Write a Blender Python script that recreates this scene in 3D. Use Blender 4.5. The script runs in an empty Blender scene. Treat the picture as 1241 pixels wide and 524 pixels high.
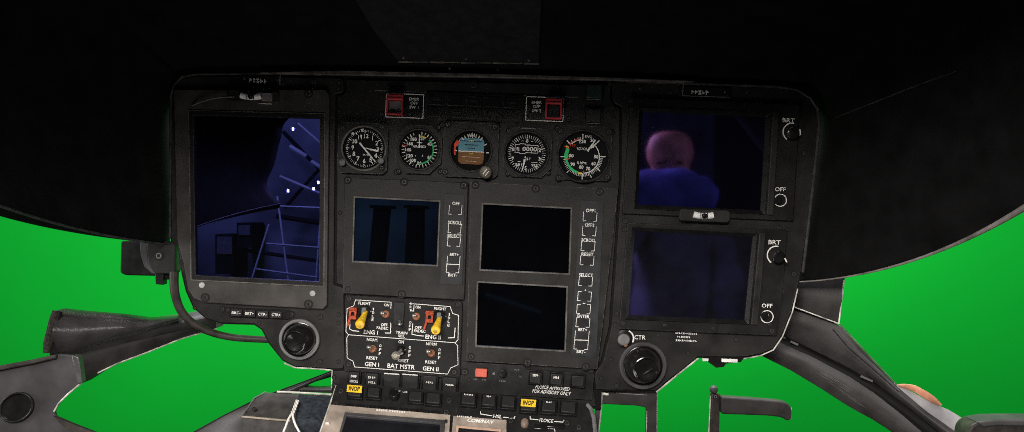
import bpy, bmesh, math, random
from mathutils import Vector, Matrix
random.seed(7)
sc = bpy.context.scene
COL = sc.collection
K = 0.00133          # metres per picture unit on the panel face
CX, CY, D = 620.5, 262.0, 974.0
Z0 = 1.15            # height of the eye above the hangar floor
SL = math.radians(2.3)   # the panel hangs a little clockwise
RAD = math.radians

# ------------------------------------------------------------------ mapping
def PF(px, py, d=0.0):
    return Vector(((px-CX)*K, -d*K, (CY-py)*K+Z0))
def R(px, py, dep):
    s = (D+dep)/D
    return Vector(((px-CX)*s*K, dep*K, (CY-py)*s*K+Z0))
def V(px, py, d):
    return R(px, py, -d)
def RF(dep):
    return lambda px, py, d=0.0: R(px, py, dep) + Vector((0, -d*K, 0))
CN = Vector((0, -0.64, 0.768))
def CF(px, py, d=0.0):
    return R(px, py, -(py-455)*0.9-4) + CN*(d*K)

# ------------------------------------------------------------------ materials
def mat(name, col, rough=0.6, metal=0.0, var=0.25, scale=60.0, bump=0.12, spec=0.16, bscale=900.0, speck=0.0, coat=0.0, wear=0.0):
    m = bpy.data.materials.new(name); m.use_nodes = True
    nt = m.node_tree; N = nt.nodes; L = nt.links
    b = N['Principled BSDF']
    b.inputs['Roughness'].default_value = rough
    b.inputs['Metallic'].default_value = metal
    b.inputs['Specular IOR Level'].default_value = spec
    b.inputs['Coat Weight'].default_value = coat
    tc = N.new('ShaderNodeTexCoord')
    n1 = N.new('ShaderNodeTexNoise'); n1.inputs['Scale'].default_value = scale
    n1.inputs['Detail'].default_value = 6
    L.new(tc.outputs['Object'], n1.inputs['Vector'])
    r = N.new('ShaderNodeValToRGB')
    lo = [c*(1-var) for c in col[:3]]+[1]; hi = [min(1, c*(1+var)) for c in col[:3]]+[1]
    r.color_ramp.elements[0].position = 0.3; r.color_ramp.elements[0].color = lo
    r.color_ramp.elements[1].position = 0.7; r.color_ramp.elements[1].color = hi
    L.new(n1.outputs['Fac'], r.inputs['Fac'])
    src = r.outputs['Color']
    if speck > 0:
        n3 = N.new('ShaderNodeTexNoise'); n3.inputs['Scale'].default_value = 420
        n3.inputs['Detail'].default_value = 2
        L.new(tc.outputs['Object'], n3.inputs['Vector'])
        r3 = N.new('ShaderNodeValToRGB')
        r3.color_ramp.elements[0].position = 0.70; r3.color_ramp.elements[0].color = (0, 0, 0, 1)
        r3.color_ramp.elements[1].position = 0.80; r3.color_ramp.elements[1].color = (1, 1, 1, 1)
        L.new(n3.outputs['Fac'], r3.inputs['Fac'])
        mul = N.new('ShaderNodeMath'); mul.operation = 'MULTIPLY'; mul.inputs[1].default_value = speck
        L.new(r3.outputs['Color'], mul.inputs[0])
        mx = N.new('ShaderNodeMixRGB'); mx.inputs[2].default_value = (0.25, 0.24, 0.22, 1)
        L.new(mul.outputs[0], mx.inputs[0]); L.new(src, mx.inputs[1]); src = mx.outputs[0]
    if wear > 0:
        bv = N.new('ShaderNodeBevel'); bv.samples = 4; bv.inputs['Radius'].default_value = .0017
        ge = N.new('ShaderNodeNewGeometry'); dt = N.new('ShaderNodeVectorMath'); dt.operation = 'DOT_PRODUCT'
        L.new(bv.outputs['Normal'], dt.inputs[0]); L.new(ge.outputs['Normal'], dt.inputs[1])
        mr = N.new('ShaderNodeMapRange'); mr.inputs['From Min'].default_value = .985; mr.inputs['From Max'].default_value = .80
        L.new(dt.outputs['Value'], mr.inputs['Value'])
        n4 = N.new('ShaderNodeTexNoise'); n4.inputs['Scale'].default_value = 110; n4.inputs['Detail'].default_value = 5
        L.new(tc.outputs['Object'], n4.inputs['Vector'])
        m4 = N.new('ShaderNodeMapRange'); m4.inputs['From Min'].default_value = .42; m4.inputs['From Max'].default_value = .62; m4.inputs['To Max'].default_value = wear
        L.new(n4.outputs['Fac'], m4.inputs['Value'])
        mm = N.new('ShaderNodeMath'); mm.operation = 'MULTIPLY'; L.new(mr.outputs['Result'], mm.inputs[0]); L.new(m4.outputs['Result'], mm.inputs[1])
        mx2 = N.new('ShaderNodeMixRGB'); mx2.inputs[2].default_value = (.17, .165, .155, 1)
        L.new(mm.outputs[0], mx2.inputs[0]); L.new(src, mx2.inputs[1]); src = mx2.outputs[0]
    L.new(src, b.inputs['Base Color'])
    n2 = N.new('ShaderNodeTexNoise'); n2.inputs['Scale'].default_value = bscale
    n2.inputs['Detail'].default_value = 3
    L.new(tc.outputs['Object'], n2.inputs['Vector'])
    bp = N.new('ShaderNodeBump'); bp.inputs['Strength'].default_value = bump; bp.inputs['Distance'].default_value = 0.001
    L.new(n2.outputs['Fac'], bp.inputs['Height']); L.new(bp.outputs['Normal'], b.inputs['Normal'])
    rr = N.new('ShaderNodeMapRange'); rr.inputs['To Min'].default_value = max(0.02, rough-0.12); rr.inputs['To Max'].default_value = min(1, rough+0.12)
    L.new(n1.outputs['Fac'], rr.inputs['Value']); L.new(rr.outputs['Result'], b.inputs['Roughness'])
    return m

def screen_mat(name, tint, dust=0.0012, rough=0.007):
    m = bpy.data.materials.new(name); m.use_nodes = True
    nt = m.node_tree; N = nt.nodes; L = nt.links
    for n in list(N): N.remove(n)
    out = N.new('ShaderNodeOutputMaterial')
    g = N.new('ShaderNodeBsdfGlossy'); g.inputs['Color'].default_value = (*tint, 1); g.inputs['Roughness'].default_value = rough
    df = N.new('ShaderNodeBsdfDiffuse')
    tc = N.new('ShaderNodeTexCoord'); n = N.new('ShaderNodeTexNoise'); n.inputs['Scale'].default_value = 35; n.inputs['Detail'].default_value = 8
    L.new(tc.outputs['Object'], n.inputs['Vector'])
    r = N.new('ShaderNodeValToRGB'); r.color_ramp.elements[0].color = (dust*.3, dust*.3, dust*.4, 1); r.color_ramp.elements[1].color = (dust*1.5, dust*1.5, dust*1.8, 1)
    L.new(n.outputs['Fac'], r.inputs['Fac']); L.new(r.outputs['Color'], df.inputs['Color'])
    a = N.new('ShaderNodeAddShader')
    L.new(g.outputs[0], a.inputs[0]); L.new(df.outputs[0], a.inputs[1]); L.new(a.outputs[0], out.inputs['Surface'])
    return m

def glow(name, col, strength):
    m = bpy.data.materials.new(name); m.use_nodes = True
    b = m.node_tree.nodes['Principled BSDF']
    b.inputs['Base Color'].default_value = (0.8, 0.8, 0.8, 1)
    b.inputs['Emission Color'].default_value = (*col, 1); b.inputs['Emission Strength'].default_value = strength
    return m

M = {}
M['panel']   = mat('charcoal_panel_paint', (0.0155, 0.0148, 0.0141), 0.46, wear=.8, var=.4, scale=22, speck=0.2)
M['plate']   = mat('black_backing_metal', (0.003, 0.003, 0.003), 0.7)
M['bezel']   = mat('dark_grey_bezel_paint', (0.0175, 0.0166, 0.0156), 0.45, wear=.8, var=.35, scale=26, speck=0.16)
M['bezellight'] = mat('mid_grey_bezel_paint', (0.040, 0.037, 0.035), 0.45, wear=.8, var=.35, scale=26, speck=0.16)
M['bezel2']  = mat('black_bezel_paint', (0.0095, 0.0092, 0.0090), 0.45, wear=.7, var=.35, scale=30, speck=0.12)
M['gauge']   = mat('black_instrument_case', (0.0070, 0.0068, 0.0066), 0.42, wear=.9, var=.4, scale=60, speck=0.18)
M['dial']    = mat('matt_black_dial', (0.0035, 0.0035, 0.0045), 0.8, bump=0.0)
M['black']   = mat('black_plastic', (0.008, 0.008, 0.008), 0.35)
M['gloss']   = mat('glossy_black_plastic', (0.008, 0.008, 0.008), 0.16, bump=0.02, spec=.6)
M['button']  = mat('dark_button_cap', (0.017, 0.017, 0.0175), 0.45, wear=.6)
M['strip']   = mat('slate_key_strip', (0.023, 0.024, 0.026), 0.5)
M['white']   = mat('white_paint_marking', (0.70, 0.69, 0.66), 0.6, var=0.1, bump=0.0)
M['dim']     = mat('faded_grey_marking', (0.16, 0.16, 0.155), 0.6, var=0.4, bump=0.0)
M['red']     = mat('red_guard_plastic', (0.40, 0.035, 0.045), 0.45)
M['redorange'] = mat('worn_red_orange_guard', (0.33, 0.055, 0.025), 0.5, var=0.5, scale=200)
M['redbtn']  = mat('faded_red_button', (0.46, 0.10, 0.07), 0.5)
M['yellow']  = mat('yellow_lever_paint', (0.66, 0.40, 0.02), 0.34, var=0.3, scale=150, spec=.5)
M['inop']    = mat('yellow_sticker', (0.78, 0.50, 0.03), 0.5, var=0.1)
M['ink']     = mat('black_ink', (0.01, 0.01, 0.01), 0.7, bump=0)
M['green']   = mat('green_dial_arc', (0.03, 0.45, 0.14), 0.6, bump=0)
M['dyellow'] = mat('yellow_dial_arc', (0.75, 0.6, 0.08), 0.6, bump=0)
M['dred']    = mat('red_dial_mark', (0.6, 0.06, 0.03), 0.6, bump=0)
M['lbrown'] = mat('pale_tan_line', (.42, .30, .2), .6, bump=0)
M['sky']     = mat('pale_blue_horizon', (0.105, 0.25, 0.32), 0.6, var=0.12, bump=0)
M['earth']   = mat('brown_horizon', (0.17, 0.08, 0.03), 0.6, var=0.2, bump=0)
M['screwhead'] = mat('blackened_screw_steel', (.055, .053, .05), .3, metal=.3, var=.5, scale=300)
M['steel']   = mat('worn_steel', (0.55, 0.53, 0.50), 0.35, metal=0.9)
M['grey']    = mat('grey_plastic', (0.13, 0.13, 0.13), 0.45)
M['midgrey'] = mat('mid_grey_knob', (0.12, 0.12, 0.12), 0.5)
M['lgrey']   = mat('light_grey_cap', (0.62, 0.62, 0.60), 0.5)
M['capgrey'] = mat('pale_grey_plug', (0.33, 0.33, 0.32), 0.5)
M['tan']     = mat('copper_switch_collar', (0.30, 0.13, 0.07), 0.45, metal=0.3)
M['beige']   = mat('warm_grey_radio_paint', (0.30, 0.25, 0.21), 0.5, var=.35, scale=40, speck=0.3)
M['console'] = mat('dark_console_paint', (0.013, 0.013, 0.0135), 0.5, wear=.8, speck=0.25)
M['hood']    = mat('black_felt_lining', (0.0038, 0.0037, 0.0039), 0.95, var=0.5, scale=25, bump=0.5, bscale=600, spec=0.08)
M['hatch']   = mat('black_cloth_hatch', (0.0125, 0.0125, 0.014), 0.9, var=0.3, bump=0.5, bscale=500, spec=0.1)
M['edge']    = mat('pale_halo_and_metal', (0.42, 0.40, 0.37), 0.45, metal=0.0, var=0.7, scale=60)  # white edge halo put into a pale colour; a bolt shares it
M['edgedim'] = mat('scuffed_black_edge', (0.035, 0.034, 0.034), 0.5, var=0.5, scale=80)
M['edgegrey'] = mat('worn_flange_edge', (0.085, 0.08, 0.072), 0.5, var=0.6, scale=50)
M['rimgrey'] = mat('grey_rubber_rim', (0.15, 0.135, 0.125), 0.6, var=0.5, scale=40)
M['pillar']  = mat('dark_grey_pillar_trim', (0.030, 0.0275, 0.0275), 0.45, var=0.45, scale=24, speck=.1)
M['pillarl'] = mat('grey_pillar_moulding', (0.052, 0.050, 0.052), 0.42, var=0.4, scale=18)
M['leather'] = mat('dark_leather_gaiter', (0.050, 0.046, 0.048), 0.30, var=0.4, scale=24, bump=0.4, bscale=220, spec=.5)
M['fuzz']    = mat('frayed_black_fabric', (0.022, 0.019, 0.017), 0.95, var=0.6, scale=300, bump=0.9, bscale=500, spec=0.1)
M['door']    = mat('grey_door_trim', (0.038, 0.036, 0.038), 0.45, var=0.4, scale=20, speck=.1)
M['bluecush'] = mat('blue_black_cushion', (0.030, 0.036, 0.046), 0.9, var=0.5, scale=160, bump=0.8, bscale=400, spec=0.15)
M['box']     = mat('grey_box_cover', (0.052, 0.049, 0.048), 0.7, var=0.35, scale=60, bump=0.5, bscale=350)
M['cord']    = mat('white_cord', (0.75, 0.73, 0.68), 0.7)
M['hose']    = mat('dark_rubber_hose', (0.030, 0.026, 0.023), 0.45, var=0.4)
M['cover']   = mat('pale_grey_cover', (0.26, 0.25, 0.26), 0.6, var=0.3, scale=25)
M['orange']  = mat('orange_tape', (0.50, 0.22, 0.14), 0.75, var=0.5, scale=45)
M['backdrop'] = mat('green_backdrop_cloth', (0.0045, 0.325, 0.025), 0.95, var=0.02, scale=3, bump=0.0, spec=0.0)
M['s_left']  = screen_mat('violet_coated_glass', (0.066, 0.066, 0.27))
M['s_mid']   = screen_mat('blue_coated_glass', (0.025, 0.048, 0.105))
M['s_dark']  = screen_mat('dark_coated_glass', (0.03, 0.05, 0.10), rough=.03)
M['s_right'] = screen_mat('purple_coated_glass', (0.085, 0.06, 0.20), rough=0.035)
M['s_right_low'] = screen_mat('hazy_violet_coated_glass', (0.20, 0.16, 0.38), 0.004, rough=0.045)
M['s_cdu']   = screen_mat('grey_green_lcd_glass', (0.04, 0.05, 0.06), 0.010)

# ------------------------------------------------------------------ mesh builder
LOC = {}
class B:
    def __init__(s): s.bm = bmesh.new()
    def face(s, vs, m=0):
        try:
            f = s.bm.faces.new(vs); f.material_index = m; return f
        except ValueError: return None
    def ring3(s, loops, m=0, cap=True, closed=True):
        """skin a list of 3-D loops"""
        vv = [[s.bm.verts.new(p) for p in lp] for lp in loops]
        n = len(vv[0]); e = n if closed else n-1
        for a, b in zip(vv, vv[1:]):
            for i in range(e):
                s.face((a[i], a[(i+1) % n], b[(i+1) % n], b[i]), m)
        if cap:
            s.face(vv[0][::-1], m); s.face(vv[-1], m)
        return vv
    def prism(s, pts, d0, d1, f=PF, m=0, inset=0.0):
        lo = [f(x, y, d0) for x, y in pts]
        hi = [f(x, y, d1) for x, y in pts]
        s.ring3([lo, hi], m)
    def frame(s, outer, inner, d0, d1, f=PF, m=0, din=None):
        din = d1 if din is None else din
        n = len(outer)
        ob = [s.bm.verts.new(f(x, y, d0)) for x, y in outer]; of = [s.bm.verts.new(f(x, y, d1)) for x, y in outer]
        ib = [s.bm.verts.new(f(x, y, d0)) for x, y in inner]; ifr = [s.bm.verts.new(f(x, y, din)) for x, y in inner]
        for i in range(n):
            j = (i+1) % n
            s.face((ob[i], ob[j], of[j], of[i]), m); s.face((of[i], of[j], ifr[j], ifr[i]), m)
            s.face((ifr[i], ifr[j], ib[j], ib[i]), m); s.face((ib[i], ib[j], ob[j], ob[i]), m)
    def lathe(s, cx, cy, prof, f=PF, m=0, seg=32, cap=True, ex=1.0):
        loops = []
        for r, d in prof:
            loops.append([f(cx+r*ex*math.cos(2*math.pi*i/seg), cy+r*math.sin(2*math.pi*i/seg), d) for i in range(seg)])
        s.ring3(loops, m, cap)
    def ring(s, cx, cy, ro, ri, d0, d1, f=PF, m=0, seg=40):
        ang = [2*math.pi*i/seg for i in range(seg)]
        s.frame([(cx+ro*math.cos(a), cy+ro*math.sin(a)) for a in ang], [(cx+ri*math.cos(a), cy+ri*math.sin(a)) for a in ang], d0, d1, f, m)
    def arc(s, cx, cy, r0, r1, a0, a1, d, f=PF, m=0, t=0.25, seg=None):
        """clock-dial angles in degrees, 0 = up, clockwise"""
        seg = seg or max(3, int(abs(a1-a0)/5))
        A = [RAD(a0+(a1-a0)*i/seg) for i in range(seg+1)]
        pts = [(cx+r1*math.sin(a), cy-r1*math.cos(a)) for a in A]+[(cx+r0*math.sin(a), cy-r0*math.cos(a)) for a in A[::-1]]
        n = seg+1
        hi = [s.bm.verts.new(f(x, y, d+t)) for x, y in pts]
        lo = [s.bm.verts.new(f(x, y, d)) for x, y in pts]
        for i in range(seg):
            s.face((hi[i], hi[i+1], hi[2*n-2-i], hi[2*n-1-i]), m)
        for i in range(2*n):
            j = (i+1) % (2*n); s.face((lo[i], lo[j], hi[j], hi[i]), m)
    def line(s, x0, y0, x1, y1, w, d, f=PF, m=0, t=0.25, w1=None):
        w1 = w if w1 is None else w1
        dx, dy = x1-x0, y1-y0; l = math.hypot(dx, dy) or 1; nx, ny = -dy/l, dx/l
        s.prism([(x0+nx*w/2, y0+ny*w/2), (x0-nx*w/2, y0-ny*w/2), (x1-nx*w1/2, y1-ny*w1/2), (x1+nx*w1/2, y1+ny*w1/2)], d, d+t, f, m)
    def path(s, pts, w, d, f=PF, m=0, closed=False, t=0.25):
        n = len(pts)
        for i in range(n if closed else n-1):
            (x0, y0), (x1, y1) = pts[i], pts[(i+1) % n]
            l = math.hypot(x1-x0, y1-y0) or 1; ux, uy = (x1-x0)/l*w/2*.9, (y1-y0)/l*w/2*.9
            s.line(x0-ux, y0-uy, x1+ux, y1+uy, w, d+0.01*(i % 3), f, m, t)
    def tick(s, cx, cy, r0, r1, a, w, d, f=PF, m=0):
        a = RAD(a); s.line(cx+r0*math.sin(a), cy-r0*math.cos(a), cx+r1*math.sin(a), cy-r1*math.cos(a), w, d, f, m)
    def rod(s, pts, radii, m=0, seg=10, cap=True):
        pts = [Vector(p) for p in pts]
        if not hasattr(radii, '__len__'): radii = [radii]*len(pts)
        loops = []; up = Vector((0.31, 0.2, 0.93)).normalized()
        for i, p in enumerate(pts):
            t = (pts[min(i+1, len(pts)-1)]-pts[max(i-1, 0)]).normalized()
            a = t.cross(up)
            if a.length < 1e-4: a = t.cross(Vector((1, 0, 0)))
            a.normalize(); b = t.cross(a)
            up = a.cross(t)
            loops.append([p+(a*math.cos(2*math.pi*k/seg)+b*math.sin(2*math.pi*k/seg))*radii[i]*K for k in range(seg)])
        s.ring3(loops, m, cap)
    def text(s, body, px, py, h, d, f=PF, m=0, ang=None, w=None, t=0.2, bold=0.012, shear=0.0):
        ang = SL if ang is None else ang
        cu = bpy.data.curves.new('t', 'FONT'); cu.body = body; cu.align_x = 'CENTER'; cu.size = 1.0; cu.offset = bold
        cu.resolution_u = 2; cu.space_line = 1.0
        o = bpy.data.objects.new('t', cu); COL.objects.link(o)
        me = bpy.data.meshes.new_from_object(o.evaluated_get(bpy.context.evaluated_depsgraph_get()))
        bpy.data.objects.remove(o); bpy.data.curves.remove(cu)
        if not me.vertices: bpy.data.meshes.remove(me); return
        xs = [v.co.x for v in me.vertices]; ys = [v.co.y for v in me.vertices]
        wid = max(xs)-min(xs); hei = max(ys)-min(ys); cxx = (max(xs)+min(xs))/2; cyy = (max(ys)+min(ys))/2
        sy = h/0.70 if '\n' not in body else h/hei
        sx = sy*0.92 if w is None else w/wid
        ca, sa = math.cos(ang), math.sin(ang)
        vs = []
        for v in me.vertices:
            u = (v.co.x-cxx)*sx; vv = (v.co.y-cyy)*sy; u += shear*vv
            vs.append(s.bm.verts.new(f(px+u*ca+vv*sa, py+u*sa-vv*ca, d+t)))
        for p in me.polygons:
            s.face([vs[i] for i in p.vertices], m)
        bpy.data.meshes.remove(me)
    def scrib(s, cx, cy, w, h, n, d, f=PF, m=0, ang=None):
        """worn lettering too small to read: short strokes"""
        ang = SL if ang is None else ang
        for i in range(n):
            u = (i+0.5)/n*w-w/2; hh = h*random.uniform(.7, 1); ww = w/n*random.uniform(.5, .8)
            x = cx+u*math.cos(ang); y = cy+u*math.sin(ang)
            k = random.random()
            if k < .5:
                s.line(x-ww/2, y, x-ww/2+.35*ww, y, hh, d, f, m, .15)
                s.line(x-ww/2, y+(hh/2-.12*h)*random.choice((-1, 1)), x+ww/2, y, .28*h, d+.02, f, m, .15)
            else:
                s.line(x-ww/2, y-hh*.3, x+ww/2, y-hh*.3, .3*h, d, f, m, .15)
                s.line(x-ww/2, y+hh*.3, x+ww/2, y+hh*.3, .3*h, d+.02, f, m, .15)
                s.line(x, y-hh*.3, x, y+hh*.3, .3*ww, d+.04, f, m, .15)
    def strip(s, top, bot, n=24, mseg=8, thick=20, bulge=8, m=0):
        """solid moulding between two edge curves of (px, py, depth)"""
        def samp(pl, t):
            L = [0]
            for a, b in zip(pl, pl[1:]): L.append(L[-1]+math.hypot(b[0]-a[0], b[1]-a[1]))
            x = t*L[-1]
            for i in range(len(pl)-1):
                if x <= L[i+1]+1e-6:
                    q = (x-L[i])/max(1e-6, L[i+1]-L[i]); return [pl[i][k]*(1-q)+pl[i+1][k]*q for k in range(3)]
            return list(pl[-1])
        loops = []
        for i in range(n+1):
            a, b = samp(top, i/n), samp(bot, i/n); lp = []
            for j in range(mseg+1):
                q = j/mseg; p = [a[k]*(1-q)+b[k]*q for k in range(3)]
                lp.append(R(p[0], p[1], p[2]-bulge*math.sin(math.pi*q)))
            back = [p+Vector((0, thick*K, 0)) for p in (lp[-1], lp[mseg//2], lp[0])]
            loops.append(lp+back)
        s.ring3(loops, m)
    def build(s, name, mats, parent=None, bevel=0.0, seg=2, smooth=True, origin=None, angle=35):
        if not isinstance(mats, (list, tuple)): mats = [mats]
        bmesh.ops.recalc_face_normals(s.bm, faces=s.bm.faces)
        me = bpy.data.meshes.new(name); s.bm.to_mesh(me); s.bm.free()
        for m in mats: me.materials.append(M[m] if isinstance(m, str) else m)
        if parent is not None: L = LOC[parent.name]
        else:
            xs = [v.co for v in me.vertices]
            L = Vector((sum(v.x for v in xs)/len(xs), sum(v.y for v in xs)/len(xs), min(v.z for v in xs)))
        me.transform(Matrix.Translation(-L))
        if smooth:
            for p in me.polygons: p.use_smooth = True
            me.set_sharp_from_angle(angle=RAD(angle))
        o = bpy.data.objects.new(name, me); COL.objects.link(o)
        LOC[o.name] = L
        if parent is not None: o.parent = parent
        else: o.location = L
        if bevel:
            md = o.modifiers.new('bevel', 'BEVEL'); md.width = bevel*K; md.segments = seg; md.limit_method = 'ANGLE'; md.angle_limit = RAD(40)
        return o

def tag(o, label, cat, group=None, kind=None):
    if label: o['label'] = label
    if cat: o['category'] = cat
    if group: o['group'] = group
    if kind: o['kind'] = kind
    return o
def thing(name, loc, label, cat, group=None):
    o = bpy.data.objects.new(name, None); COL.objects.link(o); o.location = loc; o.empty_display_size = 0.02
    LOC[o.name] = Vector(loc)
    return tag(o, label, cat, group)

def rq(cx, cy, w, h, a=None):
    a = SL if a is None else a; c, s = math.cos(a), math.sin(a)
    return [(cx+u*c-v*s, cy+u*s+v*c) for u, v in ((-w/2, -h/2), (w/2, -h/2), (w/2, h/2), (-w/2, h/2))]
def grow(q, e):
    cx = sum(p[0] for p in q)/len(q); cy = sum(p[1] for p in q)/len(q)
    out = []
    for x, y in q:
        l = math.hypot(x-cx, y-cy); out.append((x+(1 if x > cx else -1)*e, y+(1 if y > cy else -1)*e))
    return out
def rnd(q, r, n=4):
    """round the corners of a polygon"""
    out = []; N = len(q)
    for i in range(N):
        p = Vector(q[i]); a = Vector(q[i-1]); b = Vector(q[(i+1) % N])
        ra = min(r, (a-p).length*.45); rb = min(r, (b-p).length*.45)
        p0 = p+(a-p).normalized()*ra; p1 = p+(b-p).normalized()*rb
        for k in range(n+1):
            t = k/n; v = p0*(1-t)**2+p*2*t*(1-t)+p1*t*t; out.append((v.x, v.y))
    return out

# screws: one mesh per head size, objects copied
_screw = {}
def screw(parent, px, py, d, r=4.0, f=PF, m='black', name='screw'):
    key = (round(r, 1), m, f)
    L = LOC[parent.name]
    if key not in _screw:
        b = B()
        g = lambda x, y, dd: f(px+x, py+y, d+dd)-f(px, py, d)
        b.lathe(0, 0, [(r*1.2, -.4), (r*1.2, .25), (r*1.1, .4), (r*.85, .15), (r*.8, -.2)], g, 0, 18)
        b.lathe(0, 0, [(r*.72, -.2), (r*.72, r*.16), (r*.62, r*.26), (r*.42, r*.26)], g, 1, 16, cap=False)
        b.lathe(0, 0, [(r*.42, r*.26), (r*.36, -.1)], g, 0, 6)
        me = bpy.data.meshes.new('screw'); bmesh.ops.recalc_face_normals(b.bm, faces=b.bm.faces); b.bm.to_mesh(me); b.bm.free()
        me.materials.append(M['ink']); me.materials.append(M['screwhead'] if m == 'black' else M[m])
        for p in me.polygons: p.use_smooth = True
        me.set_sharp_from_angle(angle=RAD(30))
        _screw[key] = me
    o = bpy.data.objects.new(name, _screw[key]); COL.objects.link(o); o.parent = parent
    o.location = f(px, py, d)-L
    return o

# ================================================================== INSTRUMENT PANEL
PANEL = [(207, 293), (207, 118), (211, 103), (222, 92), (240, 88), (420, 87.5), (600, 92), (760, 97), (940, 104), (965, 108), (982, 118), (991, 132), (993, 150), (988, 200), (980, 270), (972, 330), (967, 350), (960, 378), (948, 408), (937, 424), (921, 431), (901, 434.5), (898, 439), (880, 441), (877, 445), (868, 446), (861, 441), (852, 434), (845, 434), (795, 475), (729, 474), (728, 496), (402, 482), (402, 448), (358, 445), (342, 437), (326, 417), (317, 400), (308, 394), (269, 393), (250, 387), (234, 373), (225, 353), (220, 332), (217, 310), (214, 297)]
ip = thing('instrument_panel', PF(600, 480), 'wide charcoal helicopter instrument panel holding every gauge and display under the hood', 'instrument panel')
b = B(); b.prism(PANEL, -12, 0); b.build('backing_plate', 'plate', ip)
def scale_in(poly, e):
    n = len(poly); out = []
    for i in range(n):
        p = Vector(poly[i]); a = (p-Vector(poly[i-1])).normalized(); c = (Vector(poly[(i+1) % n])-p).normalized()
        na = Vector((-a.y, a.x)); nc = Vector((-c.y, c.x)); nn = (na+nc)
        nn = nn/max(.5, nn.length)*1.0; q = p+nn.normalized()*e; out.append((q.x, q.y))
    return out
LP = [(209, 293), (209.5, 119), (213, 105), (223, 95), (240, 93), (402, 95), (414, 96), (417, 99), (417, 110), (414, 113), (407, 114), (405, 345), (417, 349), (418, 440), (416, 446.5), (404, 446.5), (359, 443.5), (343, 435.5), (328, 416), (318.5, 398.5), (309, 392), (270, 391), (251, 385.5), (236, 372), (227, 352), (222, 331), (219, 310), (216, 297)]
b = B(); b.prism(LP, 0, 3.0); b.build('face_plate', 'panel', ip, bevel=.8)
RP = [(757, 100.5), (940, 107.5), (964, 111), (980, 120), (988.5, 133), (990.5, 150), (985.5, 200), (977.5, 270), (969.5, 330), (964.5, 350), (957.5, 377), (946, 406), (935.5, 422), (920, 428.5), (900, 432), (845, 432), (794, 472.5), (729.5, 472), (722, 471), (720, 455), (724, 447), (730, 440), (741, 395), (753, 215), (754, 130), (745, 126), (742, 120), (742, 104), (746, 100)]
b = B(); b.prism(RP, 0, 3.0); b.build('face_plate', 'panel', ip, bevel=.8)
CP = [(420, 97), (600, 101), (740, 104), (740, 121), (744, 129), (751, 133), (750.5, 215), (738, 395), (728, 437), (720, 444), (718, 470), (722, 492), (404, 478), (404.5, 449.5), (418, 449), (421, 443), (420, 347), (408, 343), (409.5, 117), (417, 115), (420, 111)]
b = B(); b.prism(CP, 0, 2.4); b.build('face_plate', 'panel', ip, bevel=.8)
# top flange, worn; edge beads
b = B()
b.prism([(318, 89), (420, 87), (600, 91), (760, 96), (840, 99.5), (840, 101), (760, 99.5), (600, 95.5), (420, 92.5), (318, 91)], 2, 9)
b.build('top_flange', 'edgegrey', ip, bevel=1)
for pl, r in (([(207.5, 290), (208, 118), (212, 104), (222, 93.5), (240, 90.5), (330, 90)], 1.6), ([(760, 99), (940, 105.5), (964, 109), (981, 119), (990, 133), (992, 150), (987, 200), (979, 270), (972, 330)], 1.9)):
    b = B(); b.rod([PF(x, y, 3) for x, y in pl], r); b.build('edge_bead', 'edgedim', ip)
b = B(); b.rod([PF(x, y, 2) for x, y in [(966, 350), (959.5, 378), (947.5, 408), (936.5, 424), (921, 431), (901, 434.5)]], .8); b.build('halo_edge', 'edge', ip)  # pale tubes stand in for the bright halo along the lower edges
b = B(); b.rod([PF(x, y, 2) for x, y in [(846, 434), (820, 454.5), (795, 475)]], 1.0); b.build('halo_edge', 'edge', ip)
b = B(); b.rod([PF(x, y, 2) for x, y in [(401, 448.3), (380, 446.5), (358, 445.3), (345, 440)]], .9); b.build('halo_edge', 'edge', ip)
b = B(); b.rod([PF(x, y, 2) for x, y in [(403, 448), (402.5, 470)]], .7); b.build('halo_edge', 'edge', ip)
b = B(); b.prism(rq(854, 435.5, 7, 3.2, .03), 3, 4.5); b.prism(rq(883, 436.5, 19, 4, .04), 3, 4.5); b.build('clip_pad', 'lgrey', ip)
# screws and rivets of the plates
for x, y, r in [(221, 318, 2.2), (214, 160, 2.0), (412, 101, 2.4), (411.5, 135, 2.0), (412.5, 258, 2.0), (411, 381, 2.2), (411, 391, 2.2), (412, 405, 2), (411, 438, 2.2), (388, 438, 3.2), (389, 384, 3), (315, 391, 2.2), (237, 373, 2), (444, 101, 2.2), (676, 106, 2.0), (381, 100, 4), (353, 99, 2.5), (738.5, 103, 2.4), (743, 142, 2), (574, 104, 5.0), (905, 112, 3.2), (776, 107, 3.4), (812, 113, 3.0), (974, 186, 3.2), (964, 212, 2.6), (970, 340, 0), (961, 332, 3.4), (947, 353, 2.8), (892, 411, 2.6), (797, 406, 2.2), (807, 470, 0), (747, 467, 2.6), (734, 325, 0), (735, 272, 1.8), (728, 458, 2.0), (740, 435, 2.2), (733, 350, 1.8), (866, 401, 0), (833, 428, 2.2), (747, 380, 2.6), (745, 393, 2.6), (758, 246, 3.2), (757.5, 257, 3.4), (757, 268, 3.2), (756.5, 278, 2.8), (407.5, 153, 0), (405.5, 466, 2.4), (405.5, 457, 2.4), (943, 276, 3), (952, 279, 2.6)]:
    if r > 0: screw(ip, x, y, 3.0, r)
for x, y in [(416, 155), (464, 151), (536, 152), (603, 153), (481, 209), (675, 156), (741, 160), (735, 218), (676, 217), (534, 208)]:
    screw(ip, x, y, 3.0, 3.0)
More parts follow.
